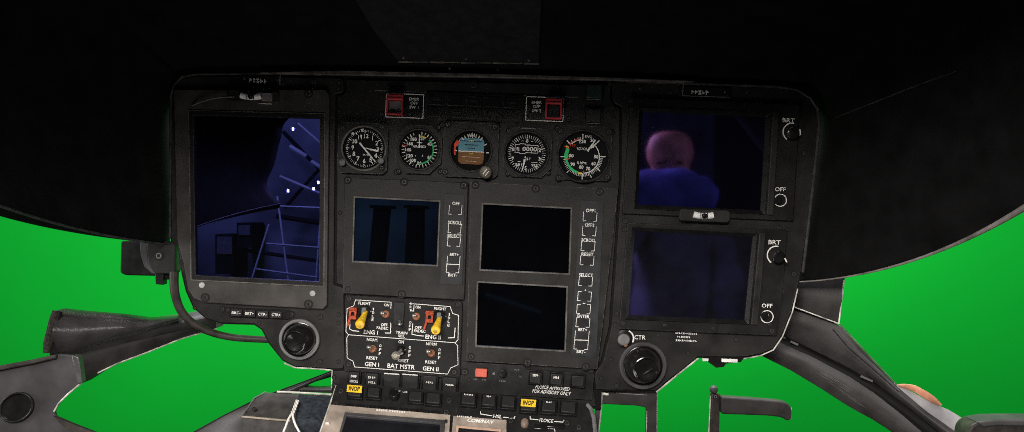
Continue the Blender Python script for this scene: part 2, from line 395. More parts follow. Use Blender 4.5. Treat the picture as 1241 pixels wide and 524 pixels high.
# milled slot pattern of the centre plate top: long placard recess line
b = B(); b.line(455, 110.5, 700, 118.5, .7, 2.4, m=0); b.line(455, 110.3, 470, 110.8, .8, 2.5); b.build('engraved_line', 'dim', ip)
b = B()
for i, (wd, n) in enumerate(((27, 12), (16, 8), (26, 11))):
    b.scrib(831+(0, -3, 0)[i], 403.8+i*4.4, wd, 2.4, n, 3.0, ang=RAD(2.6))
b.build('placard', 'white', ip)

# label plates at the top
def label_plate(x, y, w, lab, bright, pts):
    t = thing('label_plate', PF(x, y+7), lab, 'label plate', 'engraved label plates along the top of the panel')
    b = B(); b.prism(rq(x, y, w, 11), 3, 5); b.build('plate', 'black', t, bevel=.5)
    b = B(); b.scrib(x-6, y+1, 22, 6, 5, 5); b.build('lettering', bright, t)
    b = B(); b.path(pts, .8, 5.1); b.build('outline', 'dim', t)
    screw(t, x-w/2+4, y-1.5, 5, 1.8, m='grey'); screw(t, x+w/2-7, y+.5, 5, 1.8, m='grey')
label_plate(320, 98, 52, 'small black label plate with worn white letters above the left display', 'white', [(341, 92), (340.6, 104)])
label_plate(853, 112, 62, 'small black label plate with worn white letters above the upper right display', 'white', [(797, 100.5), (827, 101.5), (826, 117), (882, 119)])

# ================================================================== DISPLAYS
def ring_frame(parent, q, out, d0, d1, m, name='screen_frame', inn=0):
    b = B(); b.frame(grow(q, out), grow(q, inn), d0, d1); return b.build(name, m, parent, bevel=.5)

# --- left portrait display
ld = thing('portrait_display', PF(310, 372), 'tall portrait display with switched-off violet glass at the left of the panel', 'display')
q = [(238, 141), (390, 145), (389, 341), (241, 333)]
n1 = [(214, 110), (396, 110), (401, 115), (398, 369), (393, 374), (250, 366), (238, 361), (231, 350), (226, 320), (218, 290)]
# bezel front built as ring from the outline to the opening
b = B()
def bez(b, outer, inner, d0, d1):
    """frame between an outline of any count and a four-cornered opening"""
    no = []
    C = [sum(p[0] for p in inner)/4, sum(p[1] for p in inner)/4]
    pts = []
    NN = 64
    def cast(poly, a):
        best = None; dx, dy = math.cos(a), math.sin(a)
        for i in range(len(poly)):
            x0, y0 = poly[i]; x1, y1 = poly[(i+1) % len(poly)]
            ex, ey = x1-x0, y1-y0; den = dx*ey-dy*ex
            if abs(den) < 1e-9: continue
            t = ((x0-C[0])*ey-(y0-C[1])*ex)/den; u = ((x0-C[0])*dy-(y0-C[1])*dx)/den
            if t > 0 and -1e-6 <= u <= 1+1e-6 and (best is None or t < best): best = t
        return (C[0]+dx*best, C[1]+dy*best)
    A = sorted(set([round(math.atan2(p[1]-C[1], p[0]-C[0]), 6) for p in list(outer)+list(inner)]))
    b.frame([cast(outer, a) for a in A], [cast(inner, a) for a in A], d0, d1)
bez(b, n1, grow(q, 5), 3, 8.5); b.build('bezel', 'bezellight', ld, bevel=.9)
ring_frame(ld, q, 5.2, 4, 10, 'grey' if False else 'bezel2')
b = B(); b.frame(grow(q, 6.4), grow(q, 4.6), 8.4, 9.6); b.build('frame_lip', 'edgegrey', ld, bevel=.4)
b = B(); b.prism(grow(q, 1), 3.2, 6); b.build('screen', 's_left', ld)
for x, y in [(376, 115), (252, 360), (376, 368)]: screw(ld, x, y, 8.5, 4.6)
for x, y in [(248, 345), (381, 355)]:
    b = B(); b.lathe(x, y, [(3.4, 8), (3.4, 9), (2.6, 9.4)], seg=20); b.build('cap', 'capgrey', ld)

# brightness button strip below it
bs = thing('button_strip', PF(316, 386), 'narrow strip of four lettered brightness keys under the left portrait display', 'button strip')
b = B(); b.prism(rnd(rq(316, 379.7, 74, 11.5), 3), 3, 5); b.build('base', 'black', bs, bevel=.5)
for x, y, s in [(289, 378.4, 'BRT-'), (305, 379.2, 'BRT+'), (320.5, 380, 'CTR-'), (337, 380.8, 'CTR+')]:
    b = B(); b.prism(rq(x, y, 13.2, 8.4), 5, 8); k = b.build('button', 'button', bs, bevel=.7)
    b = B(); b.text(s, x, y, 3.1, 8, w=10.5); b.build('lettering', 'white', k)
for x, y, r in [(271, 374.5, 3.2), (277.5, 375, 2.6), (354, 381, 3.8)]: screw(bs, x, y, 3.5, r)

# --- right displays
def knob(parent, x, y, r, d0, h, m='gloss', pointer=None, name='knob', pm='white'):
    b = B()
    seg = 36; loops = []
    for rr, dd in [(r*1.0, d0), (r*.96, d0+h*.75), (r*.85, d0+h*.95), (r*.6, d0+h), (r*.1, d0+h)]:
        loops.append([V(x+rr*(1+(.03 if i % 3 == 0 else 0))*math.cos(2*math.pi*i/seg), y+rr*(1+(.03 if i % 3 == 0 else 0))*math.sin(2*math.pi*i/seg), dd) for i in range(seg)])
    b.ring3(loops); k = b.build(name, m, parent)
    if pointer is not None:
        b = B(); (x0, y0), (x1, y1) = pointer; b.line(x0, y0, x1, y1, 1.6, d0+h+.1, f=V, t=.3); b.build('pointer', pm, k)
    return k
def right_display(lab, q, outer, brt, off, arcc, kn, ptr, mats):
    t = thing('landscape_display', PF(840, sum(p[1] for p in q)/4+70), lab, 'display', 'landscape displays at the right of the panel')
    b = B(); bez(b, outer, grow(q, 4), 3, 8); b.build('bezel', 'bezel2', t, bevel=.9)
    b = B(); b.frame(grow(q, 5), q, 4, 10.5, din=6.4); b.build('screen_frame', 'black', t, bevel=.6)
    # right hand ridge
    (x1, y1), (x2, y2) = q[1], q[2]
    b = B(); b.prism([(x1+7, y1-6), (x1+15, y1-5.5), (x2+15, y2+6), (x2+7, y2+5.5)], 7.5, 11); b.build('ridge', 'bezel', t, bevel=1)
    b = B(); b.prism(grow(q, 1), 3.2, 6); b.build('screen', mats or 's_right', t)
    b = B(); b.text('BRT', brt[0], brt[1], 5.0, 8, w=14.5); b.text('OFF', off[0], off[1]-13.2, 4.6, 8, w=13)
    b.arc(arcc[0], arcc[1], 10, 11.4, 215, 375, 8); b.ring(off[0], off[1], 7.8, 6.8, 8, 8.3)
    b.build('lettering', 'white', t)
    knob(t, kn[0], kn[1], kn[2], 8, 10, 'gloss', ptr)
    knob(t, off[0], off[1], 5.2, 8, 3, 'gloss')
    return t
rd1 = right_display('upper landscape display with a face and blue sleeve mirrored in its dark glass', [(778, 137), (926, 143), (919, 255), (772, 248)],
    [(763, 120), (967, 128), (964, 180), (959, 268), (753, 259)], (953, 147), (943, 243), (957, 161), (961.5, 161.5, 7.8), ((969.5, 157), (970, 164)), None)
rd2 = right_display('lower landscape display with empty navy glass above the right air vent', [(769, 280), (910, 288), (900, 387), (761, 381)],
    [(759, 270), (952, 279), (948, 330), (939, 406), (749, 398)], (936, 293.5), (927, 383), (938, 309), (944, 312, 7.8), ((951, 313), (953.5, 318)), 's_right_low')
for x, y, r in [(764, 123, 3.2), (764, 133, 3)]: screw(rd1, x, y, 8, r)
for x, y, r in [(942, 320, 0), (933, 400, 3.2), (930, 392, 2.4), (754, 391, 2.6), (804, 393, 2.2), (862, 397, 2.2)]:
    if r: screw(rd2, x, y, 8, r)
b = B(); b.line(867.5, 391, 867, 403, .8, 8); b.build('seam', 'black', rd2)

# slip indicators
def slip(x, y, lab, s=1.0, cover=True):
    t = thing('slip_indicator', PF(x, y+9), lab, 'slip indicator', 'slip indicators with a ball in a pale tube')
    b = B(); b.prism(rnd(rq(x+2*s, y, 62*s, 15*s), 5), 8, 14); b.build('housing', 'bezel', t, bevel=1.2)
    b = B()
    w = 24*s; c = math.cos(SL); sn = math.sin(SL)
    pts = []
    for i in range(9):
        u = (i/8-.5)*w; pts.append(PF(x+u*c, y+u*sn+1.6*s*(1-(2*(i/8)-1)**2)-1, 14))
    b.rod(pts, 4.0*s, seg=12); b.build('tube', 'lgrey', t)
    b = B()
    for u in (-4*s, 4.2*s): b.line(x+u-.3*sn, y-4*s+u*sn, x+u, y+4.6*s+u*sn, .8, 18.0)
    b.build('index_line', 'ink', t)
    b = B(); b.lathe(x+.6*s, y+.6*s, [(3.4*s, 15), (3.4*s, 18.2), (2.4*s, 19.4), (.5, 19.8)], seg=20); b.build('ball', 'gloss', t)
    return t
sl = slip(309, 119, 'slip indicator with pale tube and black ball above the left portrait display', 1.0)
b = B(); b.prism(rq(328, 120, 13, 10), 14, 16); b.build('side_block', 'grey', sl, bevel=.6)
b = B(); b.line(318, 127.6, 334, 128.3, 1.1, 14); b.build('highlight_line', 'edge', sl)  # pale line draws the highlight along the housing base
slip(849, 261.5, 'slip indicator with pale tube and black ball between the two right displays', .98)
b = B(); b.rod([V(x, y, d) for x, y, d in [(284, 117.5, 14), (270, 118, 15), (256, 120, 15), (244, 123.5, 14), (233, 128, 10)]], .8, seg=6)
tag(b.build('wire', 'midgrey', None), 'thin grey wire arching left from the slip indicator over the portrait display', 'wire')

# --- centre displays
def bracket(b, x, y, w, h, d, sk=-.045, corners=False, bottom=True):
    """key outline: sides and foot lines, leaning with the panel"""
    P = lambda u, v: (x+u*w+sk*v*h*2, y+v*h+u*w*.04)
    k = .25
    b.line(*P(-.5, -.5), *P(-.5, .5), .58, d); b.line(*P(.5, -.5), *P(.5, .5), .58, d+.02)
    b.line(*P(-.5, .5), *P(-.5+k, .5), .58, d+.04); b.line(*P(.5, .5), *P(.5-k, .5), .58, d+.06)
    if corners:
        b.line(*P(-.5, -.5), *P(-.5+k, -.5), .58, d+.04); b.line(*P(.5, -.5), *P(.5-k, -.5), .58, d+.06)
def mfd(lab, outer, screens, stripq, keys, mats, screws, rocker):
    t = thing('engine_display', PF(sum(p[0] for p in outer)/len(outer), max(p[1] for p in outer)), lab, 'display', 'centre displays with a column of lettered keys')
    # bezel: solid slab split round the openings
    b = B()
    if len(screens) == 1: bez(b, outer, grow(screens[0], 1.5), 2.4, 8)
    else:
        a, c = screens
        mid = [((a[3][0]+c[0][0])/2, (a[3][1]+c[0][1])/2), ((a[2][0]+c[1][0])/2, (a[2][1]+c[1][1])/2)]
        # split line across the bezel
        xl, xr = outer[-1][0]*.5+outer[0][0]*.5, outer[1][0]*.5+outer[2][0]*.5
        sl_ = (mid[1][1]-mid[0][1])/(mid[1][0]-mid[0][0])
        yl = mid[0][1]+(xl-mid[0][0])*sl_; yr = mid[1][1]+(xr-mid[1][0])*sl_
        bez(b, [outer[0], outer[1], (xr, yr), (xl, yl)], grow(a, 1.5), 2.4, 8)
        bez(b, [(xl, yl), (xr, yr), outer[2], outer[3]], grow(c, 1.5), 2.4, 8)
        bmesh.ops.remove_doubles(b.bm, verts=b.bm.verts, dist=1e-5)
    b.build('bezel', 'bezel', t, bevel=.0 if len(screens) > 1 else .8)
    for s_, mm in zip(screens, mats):
        b = B(); b.prism(grow(s_, .5), 3, 6); b.build('screen', mm, t)
        b = B(); b.frame(grow(s_, 1.8), s_, 6.5, 8.8); b.build('screen_frame', 'edgegrey', t)
    b = B(); b.prism(stripq, 7.5, 8.7); b.build('key_column', 'strip', t, bevel=.4)
    lt = B()
    for (s, x, ty, y, w, h, cn) in keys:
        k = B(); k.prism(rq(x, y, w-2.5, h-1.5), 8.7, 9.8); k.build('button', 'button', t, bevel=.6)
        if s == '.': lt.lathe(x+1, ty, [(.8, 8.7), (.8, 9)], seg=8)
        elif s == '-': lt.line(x-1, ty, x+2, ty+.1, .8, 8.7)
        elif s: lt.text(s, x+.6, ty, 4.0, 8.7, w=2.75*len(s)+.4, ang=RAD(2.6))
        bracket(lt, x, y, w, h, 8.72, corners=cn)
    if rocker:
        x, y, w, h, t1, t2 = rocker
        for sgn in (-1, 1):
            k = B(); k.prism(rq(x-sgn*.3, y+sgn*h*.25, w-2.5, h*.5-1.5), 8.7, 9.8); k.build('button', 'button', t, bevel=.6)
        lt.text('BRT+', x+1.3, t1, 3.5, 8.7, w=10.5, ang=RAD(2.6)); lt.text('BRT-', x-.6, t2, 3.5, 8.7, w=10.5, ang=RAD(2.6))
        bracket(lt, x, y, w, h, 8.72); lt.line(x-w/2, y-.3, x+w/2, y+.3, .8, 8.8)
    lt.build('lettering', 'white', t)
    for x, y, r in screws: screw(t, x, y, 8, r)
    return t
mfd('single-screen centre display reflecting two dark posts, above the engine switches', [(419, 215.5), (568, 222), (563, 363), (417, 355)], [[(432, 240), (533, 245), (530, 321), (430, 316)]],
    [(539, 235), (564, 236), (561, 345), (534, 344)],
    [('OFF', 552.5, 247, 254.5, 15, 11, False), ('SCROLL', 551.6, 270, 277, 15, 10.5, False), ('SELECT', 550.7, 286, 293, 15, 10.5, False)],
    ['s_mid'], [(423, 219, 4), (491, 221, 4.2), (562.5, 225, 4), (488, 356, 4.2), (423, 350, 0.1 + 3)], (549.8, 320, 15, 20, 308.3, 333))
mfd('double-screen centre display with two stacked black screens and lettered keys', [(571, 221.5), (748, 229.5), (723, 446), (566, 436)],
    [[(586, 248), (691, 253.5), (688.5, 331), (583, 326)], [(580, 342), (686, 348), (683.5, 423.5), (578, 417.5)]],
    [(703, 243), (731, 244.5), (722, 432), (691, 430)],
    [('OFF1', 714.2, 255.5, 262.5, 16, 11, False), ('OFF2', 713.2, 273, 280, 16, 11, False), ('SCROLL', 711.8, 291, 298.3, 16, 11, False), ('RESET', 710.6, 308, 315.3, 16, 11, False),
     ('SELECT', 708.9, 333, 340.3, 16, 11, False), ('.', 707.6, 351, 358.5, 16, 11, True), ('-', 706.5, 366.8, 373.8, 16, 11, True), ('ENTER', 705.6, 382.6, 389.8, 16, 11, False)],
    ['s_dark', 's_dark'], [(576.5, 225, 4), (649, 229, 4.2), (726, 233, 4), (571.5, 431, 3.8), (639, 437.5, 4.4), (709, 443, 4)], (704, 411, 16.5, 22, 398.5, 425))

# ================================================================== GAUGES
def gauge(lab, name, outline, c, r, case_d=8, ringm='gauge', rim=True):
    t = thing(name, PF(c[0], max(p[1] for p in outline)), lab, 'gauge', 'round gauges in a row across the panel')
    b = B()
    seg = 48
    A = [2*math.pi*i/seg for i in range(seg)]
    C = c
    def cast(a):
        best = None; dx, dy = math.cos(a), math.sin(a)
        for i in range(len(outline)):
            x0, y0 = outline[i]; x1, y1 = outline[(i+1) % len(outline)]
            ex, ey = x1-x0, y1-y0; den = dx*ey-dy*ex
            if abs(den) < 1e-9: continue
            tt = ((x0-C[0])*ey-(y0-C[1])*ex)/den; u = ((x0-C[0])*dy-(y0-C[1])*dx)/den
            if tt > 0 and -1e-6 <= u <= 1+1e-6 and (best is None or tt < best): best = tt
        return (C[0]+dx*best, C[1]+dy*best)
    AA = sorted(A+[math.atan2(p[1]-c[1], p[0]-c[0]) % (2*math.pi) for p in outline])
    AA = [a for i, a in enumerate(AA) if i == 0 or a-AA[i-1] > 1e-4]
    b.frame([cast(a) for a in AA], [(c[0]+r*math.cos(a), c[1]+r*math.sin(a)) for a in AA], 2.4, case_d)
    b.build('case', 'gauge', t)
    if rim:
        b = B(); b.ring(c[0], c[1], r+2.2, r-.3, case_d-1, case_d+1.6, m=0); b.build('rim', ringm, t, bevel=.7)
    b = B(); b.lathe(c[0], c[1], [(r+.5, 2.4), (r+.5, 4)], seg=48); b.build('dial', 'dial', t)
    return t
def sq(x0, y0, x1, y1, cut):
    cx, cy = (x0+x1)/2, (y0+y1)/2
    w, h = (x1-x0)/2, (y1-y0)/2
    p = [(-w+cut, -h), (w-cut, -h), (w, -h+cut), (w, h-cut), (w-cut, h), (-w+cut, h), (-w, h-cut), (-w, -h+cut)]
    c, s = math.cos(SL), math.sin(SL)
    return [(cx+u*c-v*s, cy+u*s+v*c) for u, v in p]
DD = 4.1
# clock
g = gauge('black clock with white digits and long hand, leftmost in the gauge row', 'clock', sq(411, 150, 471, 211, 5), (442.5, 180.5), 25.5, ringm='edgegrey')
b = B()
cx, cy = 442.5, 180.5
for i in range(60):
    b.tick(cx, cy, 20.2 if i % 5 else 18.6, 22.6, i*6+2, .45 if i % 5 else 1.0, DD)
for i in range(12):
    a = RAD(i*30+5); b.text(str(i or 12), cx+1+15.2*math.sin(a), cy-15.0*math.cos(a), 5.0, DD, bold=.025)
b.scrib(cx+2, cy+7.6, 8, 1.8, 5, DD)
b.build('markings', 'white', g)
b = B(); b.line(436.5, 173.5, 456, 197, 2.2, DD+.6, w1=1.0); b.line(447.8, 181.2, 458.5, 183.5, 1.6, DD+.4, w1=2.6); b.line(444, 180, 449, 181.2, .9, DD+.4)
b.line(438.2, 164, 439, 169, 2.6, DD+.4, w1=1.2)
b.build('hand', 'white', g)
b = B()
for a in (-6, -38): 
    aa = RAD(a); b.line(cx+23.8*math.sin(aa), cy-23.8*math.cos(aa), cx+20*math.sin(aa), cy-20*math.cos(aa), 4, DD+.8, w1=.8)
b.build('bezel_marker', 'white', g)
knob(g, 414.5, 197, 4.4, 4, 12, 'midgrey'); knob(g, 461.5, 195, 4, 8, 8, 'grey')
for x, y in [(417, 156), (464, 154.5), (464, 204)]: screw(g, x, y, 8, 3.2)
# airspeed
g = gauge('airspeed gauge with white needle straight up and green arc, second in the gauge row', 'airspeed_gauge', sq(480.5, 153, 536, 211, 14), (508.8, 182), 23.5)
cx, cy = 508.8, 182
b = B()
b.bm.verts.ensure_lookup_table()
for i in range(30):
    a = 5+i*11.4
    if a < 345: b.tick(cx, cy, 18.4 if i % 2 else 17.6, 21.6, a+4, .7 if i % 2 else 1.1, DD)
for s, x, y in [('20', 705, 187), ('40', 760, 230), ('60', 760, 335), ('80', 678, 383), ('100', 628, 360), ('120', 603, 323), ('140', 590, 275), ('160', 605, 228), ('180', 635, 192)]:
    b.text(s, 405+x/6.55, 140+y/6.55, 3.9, DD, w=2.5*len(s), bold=.03)
b.text('AIRSPEED', cx, 178.2, 3.0, DD, w=16); b.scrib(cx-4.5, 189.2, 2, 2, 1, DD); b.scrib(cx+3.8, 189.2, 2, 2, 1, DD)
b.build('markings', 'white', g)
b = B(); b.arc(cx, cy, 15.4, 17.0, 5, 30, DD+.1); b.build('yellow_arc', 'dyellow', g)
b = B(); b.arc(cx, cy, 16.0, 17.6, 45, 185, DD+.1); b.build('green_arc', 'green', g)
b = B(); b.tick(cx, cy, 16.5, 21.5, -75, 1.4, DD+.2); b.build('red_mark', 'dred', g)
b = B(); b.line(cx, 180, cx+.2, 163.2, 1.5, DD+.6, w1=1.2); b.line(cx-3.2, 173.4, cx+3.2, 173.6, 1.0, DD+.5); b.build('needle', 'white', g)
for x, y in [(484, 208), (532, 155.5)]: screw(g, x, y, 6, 2.6)
# attitude
g = gauge('attitude gauge with blue and brown horizon and red flag, centre of the gauge row', 'attitude_gauge', sq(537.5, 150, 604, 215.5, 4), (571, 183.5), 24)
cx, cy = 571.5, 183.5
hz = rq(cx, 184, 31, 31, RAD(3)); 
h2 = rq(cx, 177.2, 31, 18, RAD(3)); h3 = rq(cx-.4, 191.2, 31, 17, RAD(3))
b = B(); b.prism(rnd([h2[0], h2[1], h2[2], h2[3]], 5), DD, DD+2); b.build('sky_half', 'sky', g, bevel=.3)
b = B(); b.prism(rnd(h3, 6), DD, DD+1.6); b.prism(rq(cx-.2, 185.6, 31, 3, RAD(3)), DD+1.2, DD+2.15); b.build('ground_half', 'earth', g, bevel=.3)
b = B()
for y, w, mm in [(172, 26, 0), (176.5, 16, 0), (180.5, 9, 0), (191, 22, 1), (196, 14, 1)]: b.line(cx-w/2, y-w*.026, cx+w/2, y+w*.026, .8, DD+2, m=0 if mm == 0 else 1)
b.build('pitch_line', ['ink', 'lbrown'], g)
b = B(); b.line(cx-15.6, 183.6, cx+15.4, 185.2, 1.1, DD+2.1)
for a in (-38, -27, -15, -8, 8, 15, 27, 38): b.tick(cx+1, cy, 16.5, 20.5, a, 1.1, DD+2.2)
b.line(cx+1.2, 164, cx+1.4, 168.5, 3.2, DD+2.3, w1=.5); b.line(cx+1, 162, cx+1, 165, 1.2, DD+2.2)
b.line(551, 182.8, 554.2, 183, 1.4, DD+.4); b.tick(cx, cy, 16.5, 20, 66, 1.3, DD+.4); b.line(589, 185.6, 592.6, 185.8, 1.4, DD+.4)
b.build('markings', 'white', g)
b = B(); b.line(cx-2.4, 187.2, cx+2.4, 187.5, .9, DD+3); b.line(cx-3.2, 171.5, cx+3, 171.8, .8, DD+3); b.build('aircraft_symbol', 'dyellow', g)
b = B(); b.arc(cx, cy, 19.2, 21.2, -104, -70, DD+.6); b.arc(cx, cy, 17.6, 22.2, -72, -52, DD+.7); b.build('warning_flag', 'dred', g)
k = knob(g, 588.6, 208.7, 8, 8, 10, mat('brass_grey_knob', (0.09, 0.08, 0.06), 0.35, var=.5, scale=200))
b = B(); b.line(585, 211.5, 590, 205, 1.2, 18.2, f=V); b.line(588, 213, 592.5, 207.5, 1.0, 18.2, f=V); b.build('arrow_mark', 'lgrey', k)
for x, y in [(543.5, 152), (600, 155), (540, 209)]: screw(g, x, y, 8, 3.4)
# altimeter
g = gauge('altimeter with a boxed number counter and short needle, fourth in the gauge row', 'altimeter', sq(610.5, 156, 668, 215, 11), (638.2, 186.7), 25.5)
cx, cy = 638.2, 186.7
b = B()
for i in range(50): b.tick(cx, cy, 18.6 if i % 5 else 17.4, 22.8, i*7.2+2, .5 if i % 5 else .9, DD)
for s, x, y in [('0', 680, 205), ('2', 780, 278), ('3', 777, 347), ('5', 668, 420), ('7', 568, 345), ('8', 570, 272)]:
    b.text(s, 535+x/6.55, 140+y/6.55, 4.2, DD, bold=.03)
b.line(632, 171.3, 634.5, 171.5, .8, DD); b.line(643, 171.7, 646, 172, .8, DD)
b.text('ALT', 639.5, 193.2, 3.0, DD, w=7.5); b.text('201', 628.3, 200, 3.2, DD, w=7.5); b.text('992', 647.6, 201, 3.2, DD, w=7.5)
b.line(644, 197.3, 651, 197.6, .6, DD); b.line(627.5, 196.3, 631.5, 196.6, .6, DD)
b.path([(624.3, 175.8), (629, 176), (630, 174.8), (636.5, 175), (637.5, 176.3), (652, 177), (651.6, 186.2), (637, 185.6), (636, 186.8), (630, 186.5), (629, 185.2), (624, 185)], .65, DD, closed=True)
b.text('0000', 641.8, 181.2, 5.2, DD+.1, w=17.5, bold=.015)
for i in range(3): b.line(626, 178.8+i*1.6, 629.4, 180.2+i*1.5, .8, DD+.2)
b.build('markings', 'white', g)
b = B(); b.line(636.2, 191.8, 633, 207, 2.6, DD+.8, w1=.8); b.line(636.6, 190, 635.8, 193.5, .8, DD+.8, w1=2.6); b.build('needle', 'white', g)
for x, y in [(616, 159), (664, 210), (615, 211)]: screw(g, x, y, 6, 2.4)
b = B(); b.line(631, 156.3, 649, 157.2, 1.0, 8.2); b.build('scuff_mark', 'dim', g)
# rotor speed
g = gauge('large rotor speed gauge with thick green arc and double needle, rightmost in the gauge row', 'rotor_gauge', sq(674.5, 154, 740, 219, 5), (706.5, 190), 30)
cx, cy = 706, 190.4
b = B()
for a, w in [(0, 1.2), (45, 1.1), (90, 1.1), (130, 1), (158, 1), (182, 1.2), (205, 0), (225, 1), (270, 1.1), (315, 1.2)]:
    if w: b.tick(cx, cy, 21, 27.5, a, w, DD)
for i in range(40):
    a = 95+i*5.2
    if a < 262: b.tick(cx, cy, 20.5, 24, a, .6, DD)
for a in (325, 335, 345, 352): b.tick(cx, cy, 21, 24, a, .7, DD)
for s, x, y in [('120', 530, 210), ('100', 432, 322), ('90', 450, 390), ('80', 518, 412), ('70', 572, 425), ('60', 615, 385), ('50', 636, 330), ('0', 612, 246), ('30', 606, 202)]:
    b.text(s, 625+x/6.55, 140+y/6.55, 4.0, DD, w=2.6*len(s), bold=.03)
b.arc(cx, cy, 19.4, 20.4, 48, 185, DD); b.arc(cx, cy, 20, 21, 318, 355, DD)
b.text('ENG', 712.8, 166.3, 3.2, DD, w=8.5); b.text('ROTOR', 705.2, 181, 3.2, DD, w=12.5); b.text('% RPM', 704.4, 198, 3.0, DD, w=11)
b.build('markings', 'white', g)
b = B(); b.arc(cx, cy, 18, 22.5, 262, 298, DD+.2); b.arc(cx, cy, 18.8, 21.4, 198, 262, DD+.2); b.build('green_arc', 'green', g)
b = B(); b.arc(cx, cy, 19.2, 21.4, 184, 197, DD+.2); b.arc(cx, cy, 20, 24, 298, 305, DD+.2); b.build('yellow_arc', 'dyellow', g)
b = B(); b.tick(cx, cy, 19, 25.5, 300, 1.2, DD+.4); b.tick(cx, cy, 15.5, 20, 262, 1.2, DD+.4); b.build('red_mark', 'dred', g)
b = B(); b.tick(cx, cy, 17, 21, 178, 1.4, DD+.4); b.build('red_mark', 'dred', g)
b = B(); b.arc(cx, cy, 21.4, 22.4, 312, 350, DD+.3); b.build('red_arc', 'dred', g)
b = B(); b.text('110', 625+452/6.55, 140+240/6.55, 3.0, DD, w=6); b.build('red_lettering', 'dred', g)
b = B(); b.line(711.5, 184, 721, 170.5, 2.2, DD+.8, w1=1.4); b.line(715.5, 180.5, 726, 171, 1.4, DD+.6, w1=1); b.build('needle', 'white', g)
for x, y in [(678.5, 159.5), (737, 161), (735, 215), (676.5, 216)]: screw(g, x, y, 8, 3.4)

# ================================================================== TOP CENTRE
def emer(x, y, side, n, lab):
    t = thing('emergency_switch', PF(x, y+15), lab, 'guarded switch', 'emergency switches under red guards')
    b = B(); b.prism(rq(x, y, 47, 31), 2.4, 4); b.build('plate', 'black', t, bevel=.4)
    b = B(); b.path(rq(x, y, 45, 28.5), 1.0, 4, closed=True)
    tx = x+(11.5 if side < 0 else -9.5)
    for i, s in enumerate(('EMER', 'OFF', 'SW '+str(n))): b.text(s, tx-(.2*i), y-8+i*4.9, 3.5, 4, w=[12, 8.5, 11][i])
    b.build('lettering', 'white', t)
    gx = x+(-11 if side < 0 else 10.5); gy = y-.6 + (0 if side < 0 else 1)
    b = B(); b.frame(rq(gx, gy, 20, 24.5), rq(gx, gy+2.6, 15.6, 16), 4, 13)
    gd = b.build('guard', 'red', t, bevel=.8)
    b = B(); b.line(gx-8.5, gy-8.6, gx+8.5, gy-8, 1.0, 13); b.build('hinge_line', 'black', gd)
    b = B(); b.prism(rq(gx, gy+2.6, 15, 15.4), 4, 8); b.build('button', 'grey' if side < 0 else 'button', t, bevel=.6)
    for dy in (-10, 10):
        screw(t, x-28 if side < 0 else x+29, y+dy+(0 if side < 0 else 2), 2.4, 3.0)
emer(491, 129, -1, 1, 'red guarded emergency switch lettered EMER OFF SW 1 above the airspeed gauge')
emer(660, 133, 1, 2, 'red guarded emergency switch lettered EMER OFF SW 2 above the altimeter')
t = thing('warning_panel', PF(575, 150), 'blank dark warning light panel between the two red guarded switches', 'warning panel')
b = B(); b.prism(rq(575, 131, 118, 33), 2.4, 4.6); b.build('plate', 'bezel2', t, bevel=.6)
for i in range(5):
    for j in range(2):
        b = B(); b.prism(rq(575+(i-2)*22.5-(j-.5)*.6, 131+(i-2)*.9+(j-.5)*14.5, 20.5, 12.5), 4.6, 5.4); k = b.build('lens', 'gauge', t, bevel=.4)
        if (i+j) % 2 == 0:
            b = B(); b.scrib(575+(i-2)*22.5, 131+(i-2)*.9+(j-.5)*14.5, 11, 2.2, 5, 5.4); b.build('lettering', mat('faint_lens_ink%d%d' % (i, j), (.045, .045, .045), .6, bump=0) if (i, j) == (0, 0) else bpy.data.materials['faint_lens_ink00'], k)
for (x, y, mm, lab) in [(719.5, 112, mat('dark_green_lens', (.018, .034, .027), .3, bump=.02), 'square dark green indicator light at the top right of the centre column'), (718.5, 141, 'button', 'square grey indicator light just below the dark green one')]:
    t = thing('indicator_light', PF(x, y+9), lab, 'indicator light', 'square indicator lights')
    b = B(); b.frame(rq(x, y, 22, 20), rq(x, y, 18.6, 16.6), 2.4, 5); b.build('frame', 'black', t, bevel=.4)
    b = B(); b.prism(rq(x, y, 18.2, 16.2), 2.4, 6.4); b.build('lens', mm, t, bevel=.9)
    b = B(); b.line(x-8.5, y+9.2, x+8, y+9.8, .7, 5.1); b.build('scuff_mark', 'dim', t)

# ================================================================== ENGINE SWITCH PANEL
es = thing('engine_switch_panel', PF(490, 455), 'black engine switch panel with white outlines and two yellow levers', 'switch panel')
A3 = RAD(3.9)
b = B(); b.prism(rnd([(420, 357), (561, 366), (558, 458), (418, 449)], 3), 2.4, 6); b.build('plate', 'bezel2', es, bevel=.7)
b = B()
up = [(431, 363), (475, 365.6)]; W = .68; dd = 6
b.path([(475, 365.8), (432, 363), (430, 370), (422, 373.5), (420.5, 401), (423.5, 405), (552, 414.6), (555.5, 411), (556, 381.5), (549, 379.5), (546, 371), (497, 367.5)], W, dd)
b.path([(423.5, 405.4), (421.6, 409), (422, 433), (429, 436.8), (431, 443.8), (543, 452.3), (546.5, 445), (555.5, 441), (555, 418), (552, 415)], W, dd)
b.path([(425.5, 389), (425, 398), (429, 400.2), (436, 400.8)], .9, dd); b.path([(475, 366), (474.6, 373)], .9, dd); b.path([(474.6, 391), (474.2, 403), (468, 402.8)], .9, dd)
b.path([(501, 392), (500, 404.5), (508, 406), (514, 406.5)], .9, dd); b.path([(552, 397), (551, 408.5), (544, 408.8)], .9, dd); b.path([(502.5, 369.5), (502, 376.5), (499, 376)], .8, dd)
def T(s, x, y, h, w): b.text(s, x, y, h, dd, w=w, ang=A3, bold=.015)
def TV(s, x, y, h, step):
    for i, ch in enumerate(s): b.text(ch, x-i*.3, y+(i-(len(s)-1)/2)*step, h, dd, w=1.2 if ch == 'I' else 2.6, ang=A3, bold=.015)
